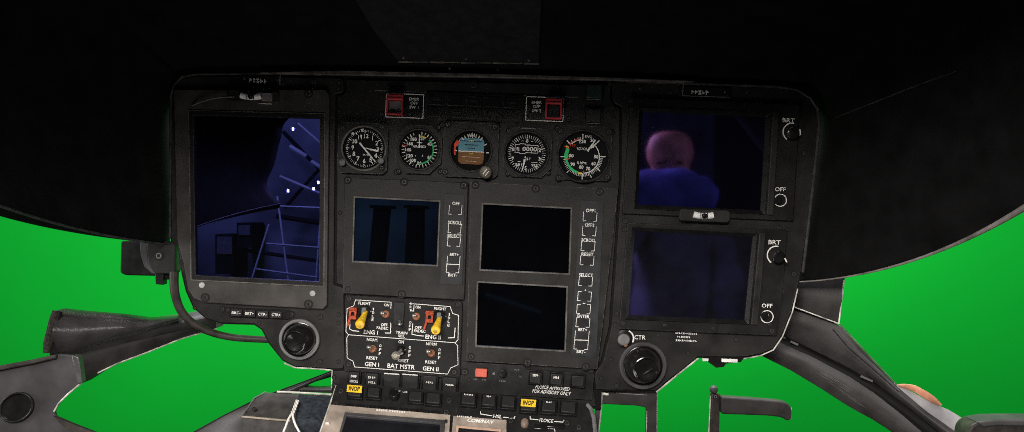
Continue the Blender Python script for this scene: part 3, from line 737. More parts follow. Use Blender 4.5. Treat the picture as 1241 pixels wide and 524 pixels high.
T('FLIGHT', 443, 367.3, 3.3, 14.5); T('ON', 469.6, 369.2, 3.3, 6); TV('IDLE', 453.6, 380.5, 3.0, 4.3)
T('OFF', 466.7, 393, 3.3, 8); T('FADEC', 464.5, 397, 3.3, 14); T('ENG I', 450.5, 402.0, 4.8, 17)
T('TRAIN', 487.5, 402.6, 3.4, 14); T('SEL', 487.5, 406.6, 3.0, 8)
TV('ART', 498.8, 371.5, 2.9, 4); T('ON', 507.2, 371.8, 3.3, 6); TV('OFF', 498, 394.5, 3.0, 4.3); T('OFF', 507.5, 396.5, 3.3, 8); T('FADEC', 509.5, 400.5, 3.3, 14)
T('FLIGHT', 534, 373.7, 3.3, 14.5); TV('IDLE', 545, 387, 3.0, 4.3); T('ENG II', 525.5, 407.8, 4.8, 18.5)
T('NORM', 452, 411, 3.5, 12.5); TV('OFF', 462, 423, 3.2, 4.8); T('RESET', 452, 433, 3.5, 13.5); T('GEN I', 451.8, 440.6, 4.8, 17)
T('ON', 487, 413.6, 3.5, 6.5); TV('OFF', 497.6, 425, 3.2, 4.8); T('RESET', 489.5, 436.3, 3.5, 13); T('BAT MSTR', 487, 443.2, 5.2, 33)
T('NORM', 523.3, 416.2, 3.5, 12.5); TV('OFF', 533.3, 428, 3.2, 4.8); T('RESET', 522.8, 438, 3.5, 13.5); T('GEN II', 522.5, 446, 4.8, 19)
b.build('lettering', 'white', es)
for x, y in [(424.5, 361.5), (487.5, 357.5), (556, 368), (424, 440), (551, 450)]: screw(es, x, y, 6, 3.6)
def toggle(x, y, tx, ty, r=2.1, collar='tan'):
    b = B(); b.lathe(x, y, [(4.6, 6), (4.6, 7.5), (3.6, 8.5), (3.4, 10), (1.5, 10.5)], seg=20); k = b.build('toggle', collar, es)
    b = B(); b.rod([V(x, y, 9), V((x*.4+tx*.6), (y*.4+ty*.6), 16), V(tx, ty, 22), V(tx-.3, ty+.1, 24)], [1.4, 1.7, r+.4, r*.4]); b.build('bat', 'steel', k)
toggle(468.5, 380.3, 463, 379.6); toggle(505.5, 383, 501.5, 382.6); toggle(453, 422, 446.5, 421); toggle(523.5, 427.2, 518.7, 426.2)
b = B(); b.prism(rq(484.7, 379.6, 12, 27, A3), 6, 9); b.build('switch_cover', 'button', es, bevel=.6)
toggle(485, 390, 484.3, 393, 1.9, 'black')
b = B(); b.lathe(487, 424.2, [(6, 6), (6, 7.4), (4.6, 8.6), (4.2, 10.5), (1.5, 11)], seg=20); k = b.build('toggle', 'gloss', es)
b = B(); b.rod([V(486.6, 424.6, 9), V(484, 427.6, 16), V(481, 430, 22), V(480, 431, 25), V(479.4, 431.4, 28), V(479.2, 431.5, 30)], [1.8, 1.9, 2.2, 5, 4.8, 2.5], seg=16); b.build('bat', mat('tarnished_metal_knob', (.34, .31, .26), .35, metal=.5), k)
def power_lever(x, y, tx, ty, gx, gy):
    b = B(); b.lathe(x, y-1, [(8.6, 6), (8.6, 7.4), (7.4, 8.6), (3, 8.8)], seg=28); k = b.build('lever_mount', 'gloss', es)
    b = B(); b.prism(rq(x, y-3, 5, 8, A3), 8, 13); b.build('slot_plate', 'grey', k, bevel=.5)
    m_ = lambda q: (x+(tx-x)*q, y+(ty-y)*q)
    b = B(); b.rod([V(x, y-1, 9), V(*m_(.25), 13), V(*m_(.55), 19), V(*m_(.85), 24), V(*m_(.98), 26), V(*m_(1.04), 28), V(*m_(1.06), 28.5)], [2.8, 3.2, 4.1, 5.2, 5.8, 5.0, 2.8], seg=18)
    lv = b.build('lever', 'yellow', es)
    b = B(); b.rod([V(*m_(1.065), 28.5), V(*m_(1.08), 29.2)], [2.6, 1.6], seg=12); b.build('cap', mat('worn_yellow_cap_%d' % x, (.42, .27, .03), .5), lv)
    b = B()
    b.frame(rq(gx, gy, 9, 14, A3), rq(gx, gy+.5, 4, 4.5, A3), 6, 11); b.prism(rq(gx-5, gy+10, 2.6, 12, A3+.25), 6, 9.5); b.prism(rq(gx+.5, gy-4.5, 10.5, 1.8, A3), 10.5, 12.5); b.prism(rq(gx+.5, gy+3.4, 3.6, 1.4, A3), 6, 10)
    b.build('lever_guard', 'redorange', es, bevel=.5)
power_lever(443, 379, 436.2, 393.5, 429.5, 379); power_lever(533, 385, 528, 400.5, 521.5, 383)

# ================================================================== PUSH BUTTON ROW
def push(x, y, w, h, lines, lab, f=PF, d=2.4, a=RAD(4), top=None, ts=2.6, group='square push buttons under the engine switch panel', capm='button', dy0=0):
    t = thing('push_button', f(x, y+h/2, d), lab, 'push button', group)
    b = B(); b.frame(rq(x, y, w+3, h+3, a), rq(x, y, w-.6, h-.6, a), d, d+4, f); b.build('frame', 'black', t, bevel=.5)
    b = B(); b.prism(rq(x, y, w-1, h-1, a), d, d+6, f); b.build('cap', capm, t, bevel=1.0)
    b = B()
    for i, (s, ww) in enumerate(lines):
        yy = y+dy0+(i-(len(lines)-1)/2)*6
        if s.startswith('~'): b.scrib(x, yy, ww, ts, int(s[1:]), d+6, f, ang=a)
        else: b.text(s, x, yy, ts, d+6, f, w=ww, ang=a, bold=.03)
    if lines: b.build('lettering', 'white', t)
    else: b.bm.free()
    if top:
        b = B(); b.line(x-w/2+1, y-h/2+.6-.6, x+w/2-1, y-h/2+.6+.6, 1.3, d+6, f); b.build('highlight_strip', 'lgrey', t)
    return t
push(430.5, 457, 13, 16, [('DISP', 7), ('SCROLL', 10)], 'narrow push button lettered DISP SCROLL, first in the row under the switches', dy0=.5)
push(452, 459, 15, 17, [('~4', 9), ('~4', 9)], 'push button with two worn white lines, second in the row under the engine switches')
push(476, 460, 20, 18, [], 'blank push button with a pale top edge, third in the row under the engine switches', top=True)
push(498, 461, 20, 18, [], 'blank push button with a pale top edge, below the letter R of BAT MSTR', top=True)
push(521.5, 463, 17, 19, [('~4', 9)], 'push button with one short white word below GEN II', dy0=-1)
push(545.5, 465, 17.5, 19, [('~5', 10)], 'push button with a faint white word, right end of the row below the switches', dy0=0)

# ================================================================== ADVISORY PANEL
ap = thing('advisory_panel', PF(645, 478), 'black panel with a faded red button and advisory lettering under the double display', 'control panel')
b = B(); b.prism([(561, 438), (634, 442), (638, 447), (720, 452), (717, 484), (558, 475)], 2.4, 5); b.build('plate', 'console', ap, bevel=.6)
b = B(); b.prism(rq(583.5, 450.5, 14, 10, RAD(4)), 5, 10); b.build('red_button', 'redbtn', ap, bevel=1)
for x, y, r in [(563.5, 450, 4), (569, 460, 2), (640, 440, 0), (621, 452, 1.8), (629.5, 454.5, 2.0), (636.5, 449, 0)]:
    if r: screw(ap, x, y, 5, r)
knob(ap, 609, 453, 5, 5, 6, 'black')
b = B(); b.scrib(576.5, 458.5, 5, 1.6, 3, 5); b.scrib(587, 459.5, 6, 1.6, 3, 5); b.line(597, 452.8, 599.5, 450.5, 1.4, 5); b.line(597.6, 452.6, 600, 452.8, 1, 5.1); b.scrib(609, 461, 8, 1.6, 4, 5); b.scrib(626.5, 447.5, 6, 2, 3, 5); b.line(629, 455.8, 632, 456.2, 1, 5)
b.build('marking', 'dim', ap)
b = B(); b.text('FLOICE APPROVED', 669.5, 469.2, 4.2, 5, w=41, ang=RAD(4.5), shear=.2, bold=.01); b.text('FOR ADVISORY ONLY', 668.3, 474.6, 4.2, 5, w=46, ang=RAD(4.5), shear=.2, bold=.01)
b.build('lettering', 'white', ap)
grp = 'small push buttons at the foot of the double display'
push(648.5, 456, 14, 14, [('~4', 7)], 'small white-lettered push button, left of the three under the double display', d=5, ts=3.6, group=grp, dy0=-3)
push(673.5, 458, 14.5, 14, [('~4', 7)], 'small white-lettered push button, middle of the three under the double display', d=5, ts=3.6, group=grp, dy0=-2.5)
push(699.5, 460, 15, 14, [], 'blank dark push button, right of the three under the double display', d=5, group=grp)

# ================================================================== VENTS
def vent(x, y, ro, rs, nx, ny, rn, lab, ring_m):
    t = thing('air_vent', PF(x, y+ro), lab, 'air vent', 'round swivel air vents')
    b = B(); b.ring(x, y, ro, rs, 3, 9, seg=56); b.build('ring', ring_m, t, bevel=1.4, seg=3)
    b = B(); b.lathe(x, y, [(rs, 3.2), (rs, 8.6), (rs*.97, 8.8), (rs*.92, 7.4), (rs*.6, 6)], seg=48); b.build('socket', 'gloss', t)
    b = B()
    N = 40
    loops = []
    for q, rr, dp in [(0, rs*.93, 6), (.25, rs*.92, 12), (.55, rn*1.25, 19), (.8, rn*1.1, 24), (.95, rn*1.02, 27), (1, rn, 28), (1, rn*.93, 28.4), (.98, rn*.88, 26.5), (.95, rn*.8, 24.5), (.92, rn*.4, 23.5), (.9, rn*.1, 23)]:
        ax, ay = x+(nx-x)*q, y+(ny-y)*q
        loops.append([V(ax+rr*math.cos(2*math.pi*i/N), ay+rr*math.sin(2*math.pi*i/N), dp) for i in range(N)])
    b.ring3(loops); nz = b.build('nozzle', 'gloss', t)
    b = B(); b.prism(rq(nx+rn*.2, ny+rn*.15, rn*.9, 1.1, -.6), 23.5, 26.4, V); b.build('vane', 'black', nz)
    return t
vent(364.5, 410.5, 24.5, 20.5, 357, 415, 13.5, 'round glossy black air vent with grey ring below the left portrait display', 'grey')
vent(778, 442, 28.5, 23.5, 783, 448.5, 15.5, 'large round black air vent below the lower right display', 'grey' if False else 'pillarl')
t = thing('contrast_knob', PF(757, 420), 'small grey knob beside the lettering CTR above the right air vent', 'knob')
b = B(); b.lathe(757, 409, [(10, 3), (10, 4.4), (8.5, 5)], seg=28); b.build('base', 'black', t)
knob(t, 756, 412, 7.6, 5, 10, 'grey')
b = B(); b.arc(757, 409.5, 9.2, 10.8, 25, 118, 5.2); b.text('CTR', 775, 408.6, 5.0, 3.1, w=13.5); b.build('lettering', 'white', t)
b = B(); b.lathe(758.3, 418.5, [(2.4, 8), (2.2, 13), (1, 14)], V, seg=12); b.build('cap', 'tan', t)

# ================================================================== CONSOLE
cs = thing('centre_console', CF(560, 640, -60), 'dark sloping centre console carrying the radios at the bottom of the picture', 'console')
b = B(); b.prism([(407, 465), (560, 477), (711, 489), (718, 498), (724, 530), (745, 660), (330, 660), (388, 526)], -90, -2, CF); b.build('body', 'console', cs, bevel=1)
b = B(); b.rod([CF(x, y, 0) for x, y in [(408, 468), (388, 525), (360, 600)]], 1.3); b.build('halo_edge', 'edge', cs)
b = B(); b.rod([CF(x, y, 2) for x, y in [(711.5, 492), (716, 497), (719.5, 508), (721, 522), (724, 560)]], 2.4); b.build('side_rail', 'midgrey', cs)
C4 = RAD(4.6)
# left black key strip
ks = thing('key_strip', CF(480, 495), 'black key strip with a rotary knob across the left of the console', 'control panel')
b = B(); b.prism([(409, 464), (557, 476), (553, 505), (399, 492)], -2, 1.5, CF); b.build('plate', 'console', ks, bevel=.6)
for x, y in [(413.5, 475.5), (407, 491), (544, 487), (541, 501)]: screw(ks, x, y, 1.5, 4.0, CF)
b = B(); b.scrib(476.5, 500, 26, 0.1, 2, 1.5, CF); b.bm.free()
for i in range(6):
    pass
b = B(); b.scrib(471, 476.5, 2.6, 2, 1, 1.5, CF); b.scrib(484.5, 475, 3, 2.4, 1, 1.5, CF); b.scrib(491, 476.3, 6, 2, 3, 1.5, CF); b.scrib(469, 477.5, 4, 1.6, 2, 1.5, CF); b.scrib(505, 477, 3, 2.4, 2, 1.5, CF); b.scrib(469, 489.2, 5, 1.8, 3, 1.5, CF); b.scrib(432, 470, 2.5, 1.8, 2, 1.5, CF)
b.build('marking', 'lgrey', ks)
b = B(); b.arc(477.5, 478.5, 4.6, 5.6, 100, 260, 1.6, CF); b.build('knob_arc', 'lgrey', ks)
b = B(); b.lathe(478, 482, [(6.2, 1.5), (6, 8), (5, 10), (1, 10.4)], CF, seg=24); b.build('knob', 'gloss', ks)
g2 = 'square keys along the upper edge of the console'
def ckey(x, y, w, h, lines, lab, **k): return push(x, y, w, h, lines, lab, f=CF, d=1.5, a=C4, group=g2, **k)
def inop(x, y, w, h, t, a=C4):
    b = B(); b.prism(rq(x, y, w, h, a), 7.5, 8.0, CF); s_ = b.build('sticker', 'inop', t)
    b = B(); b.text('INOP', x, y, h*.62, 8.0, CF, w=w*.72, ang=a, bold=.03, shear=.1); b.build('lettering', 'ink', s_)
t = ckey(430.5, 479, 16, 12, [], 'black key under a yellow INOP sticker at the far left of the console'); inop(430.5, 476.5, 18, 8.4, t)
ckey(453.5, 480, 15, 12, [], 'blank black key between the left INOP sticker and the rotary knob')
ckey(504, 485, 16, 12, [], 'blank black key just right of the rotary knob')
ckey(525.5, 487, 17, 13, [], 'blank black key at the right end of the left key strip')
# row of vents under the strip
b = B()
for i in range(9):
    x = 424+i*13; b.prism(rq(x, 492.8+i*1.05, 11, 4.2, C4), 1.5, 2.4, CF)
b.build('slot_row', 'black', ks, bevel=.3)
# beige unit with screen
cu = thing('control_display_unit', CF(470, 600), 'beige control unit with a grey glass screen at the bottom left of the console', 'control unit')
sq1 = [(421, 507), (534, 516), (528, 590), (398, 580)]
b = B()
out1 = [(401, 492.5), (546, 505), (538, 640), (350, 640)]
C = out1
inn = [(418.5, 502.5), (540, 512), (532, 600), (394, 590)]
b.frame(out1, inn, -2, 3.5, CF); b.build('body', 'beige', cu, bevel=1)
b = B(); b.frame([(418.8, 502.8), (539.7, 512.3), (531.7, 599.7), (394.3, 589.7)], sq1, -1, 5, CF); b.build('screen_frame', 'pillarl', cu, bevel=.8)
b = B(); b.prism(grow(sq1, 1), -1, 1.5, CF); b.build('screen', 's_cdu', cu)
b = B(); b.scrib(463, 499.7, 14, 2.4, 5, 3.5, CF, ang=C4); b.scrib(482, 501.3, 20, 2.4, 7, 3.5, CF, ang=C4); b.build('lettering', 'white', cu)
for x, y in [(404.5, 503.5), (541, 514)]: screw(cu, x, y, 3.5, 2.6, CF)
b = B(); b.prism(rq(397.5, 517.5, 7, 5, .1), 3.5, 6, CF); b.build('button', 'beige', cu, bevel=.5)
b = B(); b.line(405, 518.6, 414, 519.2, 1, 3.5, CF); b.prism(rq(397.5, 517.3, 4, 2.4, .1), 6, 6.2, CF); b.build('marking', 'white', cu)
# upper right key row plate
kr = thing('key_strip', CF(630, 520), 'black key strip with HSL and FLOICE lettering across the right of the console', 'control panel')
b = B(); b.prism([(556, 477), (711, 489.5), (716, 500), (719, 522), (728, 580), (617, 580), (617, 511), (548, 505)], -2, 1.4, CF); b.build('plate', 'console', kr, bevel=.6)
b = B()
b.text('HSL', 603, 506, 4.0, 1.5, CF, w=10.5, ang=C4, shear=.2, bold=.02); b.path([(582.5, 500.5), (582.5, 503), (596, 505.2)], .9, 1.5, CF); b.path([(610, 507), (623.5, 508.2), (624, 506)], .9, 1.5, CF)
b.text('FLOICE', 662, 511, 4.0, 1.5, CF, w=16.5, ang=C4, shear=.2, bold=.02); b.path([(642.5, 506), (642.5, 509), (652, 510)], .9, 1.5, CF); b.path([(672, 512), (683, 513), (683.3, 510.5)], .9, 1.5, CF)
b.line(626, 517.4, 626.4, 522.5, .9, 1.5, CF, w1=3.4); b.scrib(626, 525, 6, 3, 3, 1.5, CF); b.scrib(639, 488.5-1.5, 8, 1.8, 4, 1.5, CF, ang=C4)
b.path([(650, 522), (650.5, 519), (672, 521), (672.5, 524)], .9, 1.5, CF)
b.build('lettering', 'white', kr)
for x, y in [(619, 511.5), (701.5, 519.5), (687, 514.5), (662, 519)]: screw(kr, x, y, 1.5, 3.8, CF)
b = B(); b.lathe(636, 515.5, [(5, 1.5), (4.6, 6), (3.4, 8), (1, 8.6)], CF, seg=20); b.build('knob', mat('copper_grey_knob', (.26, .19, .15), .35, metal=.4), kr)
b = B(); b.prism(rq(669, 518.5, 30, 5, C4), 1.5, 5, CF); b.prism(rq(655, 521, 16, 6, C4), 1.5, 6, CF); b.build('latch', 'gloss', kr, bevel=.8)
ckey(568, 487.5, 17, 14, [('~6', 11)], 'black key with a small white word at the left end of the right key row', dy0=-4, ts=2.0)
ckey(592.5, 489.5, 16, 14, [('~3', 6)], 'black key with a tiny white word above the left part of the HSL lettering', dy0=-4, ts=2.0)
ckey(616, 491, 16, 14, [], 'blank black key just left of the right INOP sticker')
t = ckey(640.5, 495, 19, 15, [], 'black key under a yellow INOP sticker above the FLOICE lettering'); inop(640.3, 493.7, 18, 8.6, t)
ckey(665, 496.5, 17, 14, [('~4', 7)], 'black key with a tiny white word just right of the right INOP sticker', dy0=-4, ts=2.0)
ckey(688.5, 498, 18, 14, [], 'blank black key at the right end of the right key row')
# com/nav radio
rn_ = thing('radio_unit', CF(580, 600), 'beige radio lettered COM/NAV at the bottom centre of the console', 'radio')
b = B(); b.frame([(549.5, 507), (614, 512), (613, 620), (540, 620)], [(555, 521), (606, 525.5), (604, 570), (551, 570)], -2, 5, CF); b.build('body', 'beige', rn_, bevel=1)
b = B(); b.prism([(555, 521), (606, 525.5), (604, 570), (551, 570)], -1, 3, CF); b.build('screen', 's_cdu', rn_)
b = B(); b.frame([(553.5, 519.5), (607.5, 524), (605.5, 571.5), (549.5, 571.5)], [(556, 522), (605, 526.5), (603, 569), (552, 569)], 4.9, 5.8, CF); b.build('screen_frame', mat('pale_copper_rim', (.45, .30, .22), .4), rn_, bevel=.3)
b = B(); b.text('COM/NAV', 582.5, 513.8, 4.0, 5, CF, w=32, ang=C4, shear=.25, bold=.035); b.scrib(563, 507.3+1.2, 18, 2.0, 8, 5.0, CF, ang=C4); b.build('lettering', 'white', rn_)

# ================================================================== GLARE SHIELD
gl = thing('glareshield', R(620, 90, 5), 'huge black felt hood arching over the instrument panel to both sides', 'glareshield')
def hcurve(B_, M_, F_): return B_, M_, F_
# (back, mid, front) control points along the arch: px, py, depth
CTRL = [
 ((205, 297, -1), (68, 282, -210), (-60, 226, -410)),
 ((203, 260, -1), (50, 220, -225), (-168, 164, -445)),
 ((202.5, 200, 0), (10, 130, -235), (-268, 69, -500)),
 ((203, 130, 0), (0, 20, -255), (-350, -60, -540)),
 ((208, 98, 0), (30, -80, -265), (-381, -165, -560)),
 ((228, 85.5, 0), (90, -105, -262), (-230, -250, -560)),
 ((420, 86, 0), (370, -100, -255), (250, -270, -550)),
 ((600, 90, 0), (605, -100, -252), (610, -275, -545)),
 ((760, 95, 0), (830, -98, -252), (930, -272, -545)),
 ((940, 102, 0), (1100, -92, -252), (1250, -262, -540)),
 ((985, 110, 0), (1180, -90, -250), (1440, -220, -540)),
 ((997, 140, 0), (1200, 10, -230), (1480, -150, -520)),
 ((991, 210, 0), (1200, 120, -205), (1460, -20, -480)),
 ((980, 290, -1), (1180, 230, -175), (1400, 90, -420)),
 ((968, 342, -2), (1160, 332, -140), (1340, 180, -330))]
def cr(p0, p1, p2, p3, t):
    return [0.5*((2*p1[k])+(-p0[k]+p2[k])*t+(2*p0[k]-5*p1[k]+4*p2[k]-p3[k])*t*t+(-p0[k]+3*p1[k]-3*p2[k]+p3[k])*t**3) for k in range(3)]
def spl(col, u):
    P = [c[col] for c in CTRL]; n = len(P)-1; x = min(u*n, n-1e-6); i = int(x); t = x-i
    return cr(P[max(i-1, 0)], P[i], P[i+1], P[min(i+2, n)], t)
def hood(u, s):
    a, m, f = spl(0, u), spl(1, u), spl(2, u)
    return [a[k]*(1-s)**2+m[k]*2*s*(1-s)+f[k]*s*s for k in range(3)]
NU, NS = 112, 26
b = B()
for i_, c_ in enumerate(CTRL):
    (x_, y_, d_) = c_[0]
    CTRL[i_] = ((x_+(7 if x_ < 400 else (-7 if x_ > 900 else 0)) *(2 if i_ in (4, 5) else 1) if 0 < i_ < 14 else x_, y_+(7 if y_ < 200 and 1 < i_ < 13 else 0), 16 if 0 < i_ < 14 else 14),)+c_[1:]
inner = [[hood(i/NU, j/NS) for j in range(NS+1)] for i in range(NU+1)]
vi = [[b.bm.verts.new(R(*p)) for p in row] for row in inner]
for i in range(NU):
    for j in range(NS): b.face((vi[i][j], vi[i+1][j], vi[i+1][j+1], vi[i][j+1]))
ho = b.build('shell', 'hood', gl, angle=80)
sd = ho.modifiers.new('thickness', 'SOLIDIFY'); sd.thickness = 9*K; sd.offset = 1.0
# make the thickness go outwards (away from the panel centre)
nrm = sum((p.normal.z*p.area for p in ho.data.polygons if p.center.z > 0), 0.0)
if nrm < 0: ho.data.flip_normals()
def hood_at(px, py, near=2.5):
    best = None
    for i in range(NU+1):
        for j in range(NS+1):
            p = inner[i][j]; e = (p[0]-px)**2+(p[1]-py)**2
            if best is None or e < best[0]: best = (e, i/NU, j/NS)
    _, u, s = best
    st = .5/NU; ss = .5/NS
    for _ in range(60):
        cand = [(u+a*st, s+c*ss) for a in (-1, 0, 1) for c in (-1, 0, 1)]
        cand = [(min(1, max(0, a)), min(1, max(0, c))) for a, c in cand]
        u, s = min(cand, key=lambda q: (hood(*q)[0]-px)**2+(hood(*q)[1]-py)**2)
        if _ % 6 == 5: st *= .6; ss *= .6
    return R(px, py, hood(u, s)[2]-near)
b = B(); b.rod([R(*[hood(0, j/30)[k] for k in range(3)]) for j in range(31)], 1.3, seg=8); b.build('rim', 'edgedim', gl)
b = B(); b.rod([R(*[hood(1, j/30)[k] for k in range(3)]) for j in range(31)], [.9+4.2*(j/30)**2 for j in range(31)], seg=10); b.build('rim', 'rimgrey', gl)
# hatch with piano hinge on the underside
hp = [(425, -10), (452, 36), (482, 73.5), (540, 74.5), (600, 75.5), (653, 76.5), (655, 36), (657, -10)]
b = B()
lo = [hood_at(x, y, 1.0) for x, y in hp]; hi = [hood_at(x, y, 5.0) for x, y in hp]
b.ring3([lo, hi]); b.build('hatch', 'hatch', gl, bevel=.6)
b = B()
for i in range(9):
    x0, x1 = 483+i*19, 483+i*19+(18 if i % 2 == 0 else 17.4)
    rr = 1.5 if i % 2 == 0 else 1.0
    b.rod([hood_at(x0, 74.7+(x0-483)*.014, 5.5), hood_at(min(x1, 653), 74.7+(x1-483)*.014, 5.5)], rr, seg=8)
b.build('hinge', 'edgegrey', gl)
for x, y in [(489, 69.5), (565, 71), (641, 72.5), (545, 83), (603, 84.5)]:
    b = B(); p = hood_at(x, y, 6 if y < 75 else 2.5); b.rod([p, p+Vector((0, -1.5*K, -1.5*K))], [2.0, 1.2], seg=10); b.build('rivet', 'edgegrey', gl)
b = B(); b.rod([hood_at(x, y, 1.2) for x, y in [(1012, 143), (1040, 132), (1070, 120), (1100, 108), (1130, 97), (1160, 86)]], [.5, .7, .8, .7, .6, .3], seg=6); b.build('seam', 'edgedim', gl)

# ================================================================== LEFT SIDE
# box bracket at the left of the panel
t = thing('side_bracket', R(175, 333, 25), 'dark box bracket with a bolt fixed to the left edge of the panel', 'bracket')
f25 = RF(28)
b = B(); b.prism(rnd([(152, 292), (200, 292), (200, 334), (157, 333), (151, 330)], 3), -20, 12, f25); b.build('box', 'black', t, bevel=1.5)
b = B(); b.prism([(176, 293), (184, 293), (186, 312), (192, 325), (200, 328), (200, 333), (190, 330), (181, 322), (177, 308)], 12, 15, f25); b.build('flange', 'pillarl', t, bevel=.8)
b = B(); b.prism(rnd([(188, 292), (222, 292), (222, 330), (197, 330), (190, 318)], 4), 6, 24, f25); b.build('mounting_plate', 'bezel', t, bevel=1)
screw(t, 203, 309, 24, 5, f25, m='grey', name='bolt')
b = B(); b.prism([(196, 329), (207, 329), (206, 344), (197, 343)], 8, 20, f25); b.prism([(205, 331), (216, 331), (215, 338), (205, 338)], 10, 16, f25); b.build('connector', 'black', t, bevel=1)
# hose
b = B()
hz = [(211, 330, -6), (211, 345, -8), (213, 360, -8), (219, 376, -7), (230, 389, -4), (246, 399, 0), (266, 406, 6), (290, 410, 10), (326, 412, 14)]
pts = []
for i in range(len(hz)-1):
    for q in range(5):
        pts.append(R(*cr(hz[max(i-1, 0)], hz[i], hz[i+1], hz[min(i+2, len(hz)-1)], q/5)))
pts.append(R(*hz[-1])); b.rod(pts, [5.4-1.4*i/len(pts) for i in range(len(pts))], seg=14)
tag(b.build('hose', 'hose', None), 'black rubber hose curving from the left panel edge down behind the air vent', 'hose')
# pillar beam with gaiter
t = thing('window_sill_beam', R(110, 464, -60), 'dark curved window sill beam running from the panel to the lower left', 'sill beam')
dl = lambda x: 45-(252-x)*.75
top = [(62, 412), (90, 392), (130, 389), (175, 391), (215, 383), (262, 374)]
mid = [(60, 427), (95, 422), (140, 413), (190, 402), (262, 386)]
bot = [(96, 466), (118, 452), (140, 441), (180, 426), (220, 410), (262, 398)]
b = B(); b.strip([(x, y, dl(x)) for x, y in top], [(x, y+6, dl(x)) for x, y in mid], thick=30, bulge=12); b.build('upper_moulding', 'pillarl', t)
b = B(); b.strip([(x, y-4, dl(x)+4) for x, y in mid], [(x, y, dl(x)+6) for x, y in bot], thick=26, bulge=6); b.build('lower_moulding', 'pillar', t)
b = B(); b.rod([R(x, y+.5, dl(x)+6) for x, y in bot[1:]], .9, seg=6); b.build('halo_edge', 'edge', t)  # bright rim halo built as a thin pale tube
b = B()
gt = [(69, 376), (85, 378), (120, 381), (150, 383.5), (176, 387), (215, 382.5)]; gb = [(57, 428), (85, 426), (120, 418), (160, 408), (190, 399), (217, 390)]
b.strip([(x, y, dl(x)-12) for x, y in gt], [(x, y, dl(x)-10) for x, y in gb], thick=18, bulge=14)
gz = b.build('gaiter', 'leather', t)
b = B(); b.rod([R(x, y, dl(x)-16) for x, y in [(69, 377), (66, 388), (62, 402), (59, 416), (57, 428)]], [4.5, 5.5, 5, 5.5, 4], seg=10); b.build('frayed_hem', 'fuzz', t)
b = B(); b.rod([R(x, y, dl(x)-16) for x, y in [(74, 380), (100, 384), (130, 385), (160, 387), (180, 388)]], [1.8, 2.2, 2.0, 1.6, .6], seg=8)
b.build('fold', 'leather', t)
# door panel lower left
t = thing('door_panel', R(40, 560, -160), 'grey door panel with a round black port in the lower left corner', 'door panel')
f_ = RF(-150)
dp = [(-40, 452), (0, 444), (45, 436), (72, 429.5), (92, 431), (99, 464), (82, 478), (71, 489), (65.5, 499), (67, 505), (88, 514), (116, 525), (160, 545), (160, 600), (-40, 600)]
b = B(); b.prism(dp, -5, 0, f_); b.build('skin', 'door', t, bevel=1.5, seg=3)
b = B(); b.prism([(88, 430), (97, 432), (101, 463), (96, 466)], -6, 3, f_); b.build('joint_strip', 'leather', t, bevel=1)
b = B(); b.prism([(-40, 451), (0, 443), (40, 435.5), (70, 429), (70, 434), (40, 441), (0, 449), (-40, 457)], 0, 4, f_); b.build('trim_strip', 'hose', t, bevel=1.2)
b = B()
NN = 40; ca, sa = math.cos(-.5), math.sin(-.5)
def el(rx, ry): return [(21+rx*math.cos(2*math.pi*i/NN)*ca-ry*math.sin(2*math.pi*i/NN)*sa, 493.5+rx*math.cos(2*math.pi*i/NN)*sa+ry*math.sin(2*math.pi*i/NN)*ca) for i in range(NN)]
b.frame(el(22, 17.5), el(19.5, 15), 0, 3, f_); b.build('port_ring', 'black', t, bevel=.8)
b = B(); b.prism(el(19.8, 15.3), -1, 1.0, f_); b.build('port', 'gloss', t)
b = B(); b.rod([R(x, y, -150) for x, y in [(99, 464), (82, 478), (71, 489), (65.5, 499)]], .9, seg=6); b.build('halo_edge', 'edge', t)  # pale tube for the halo against the backdrop
b = B(); b.prism([(66, 504), (88, 513), (116, 524), (160, 545), (160, 552), (110, 531), (80, 519)], 0, 2, f_); b.build('lower_strip', 'hose', t)
# structure bar at lower centre-left
t = thing('nose_frame_bar', R(320, 524, 60), 'grey nose frame bar slanting from the panel foot to the lower left', 'frame bar')
b = B(); b.strip([(405, 449.5, 55), (380, 459, 50), (346, 471.5, 40), (310, 485, 30), (272, 504, 20), (225, 530, 8), (170, 560, -10)], [(405, 456, 55), (380, 463.5, 50), (352, 478, 40), (322, 500, 30), (300, 524, 20), (290, 550, 8), (270, 580, -10)], thick=14, bulge=3); b.build('bar', 'pillarl', t)
b = B(); b.strip([(405, 469.5, 52), (388, 470, 50), (366, 469, 46), (346, 473, 42)], [(405, 476.5, 52), (388, 476, 50), (366, 475, 46), (340, 479, 42)], n=10, thick=10, bulge=2); b.build('lower_brace', 'pillarl', t)
b = B(); b.rod([R(x, y-.6, d-2) for x, y, d in [(405, 449.5, 55), (380, 459, 50), (346, 471.5, 40), (310, 485, 30), (272, 504, 20), (225, 530, 8)]], .9, seg=6); b.build('edge_seal', 'black', t)
# side box
t = thing('side_box', R(345, 560, -20), 'grey covered box left of the console with a pale front edge', 'box')
FB = [(323, 475, 10), (405, 479, 4), (405, 513, -34), (350, 510, -34), (293, 505, -34), (308, 483, -2)]
b = B()
lo = [R(x, y, d)+Vector((0, 0, -70*K)) for x, y, d in FB]; hi = [R(x, y, d) for x, y, d in FB]
b.ring3([lo, hi]); b.build('cover', 'box', t, bevel=2, seg=3)
b = B(); b.rod([R(x, y, d) for x, y, d in [(293, 505, -35.5), (320, 507.5, -35.5), (352, 510.3, -35.5)]], 1.2, seg=8); b.build('front_edge', 'beige', t)
b = B(); b.rod([R(x, y, d) for x, y, d in [(336, 475, 8), (360, 476, 7), (402, 478.5, 4)]], 1.2, seg=8); b.build('rear_edge', 'edge', t)
b = B(); b.rod([R(x, y, d) for x, y, d in [(322, 475.3, 8), (308, 483, -3), (294, 504, -34)]], 1.0, seg=8); b.build('side_edge', 'midgrey', t)
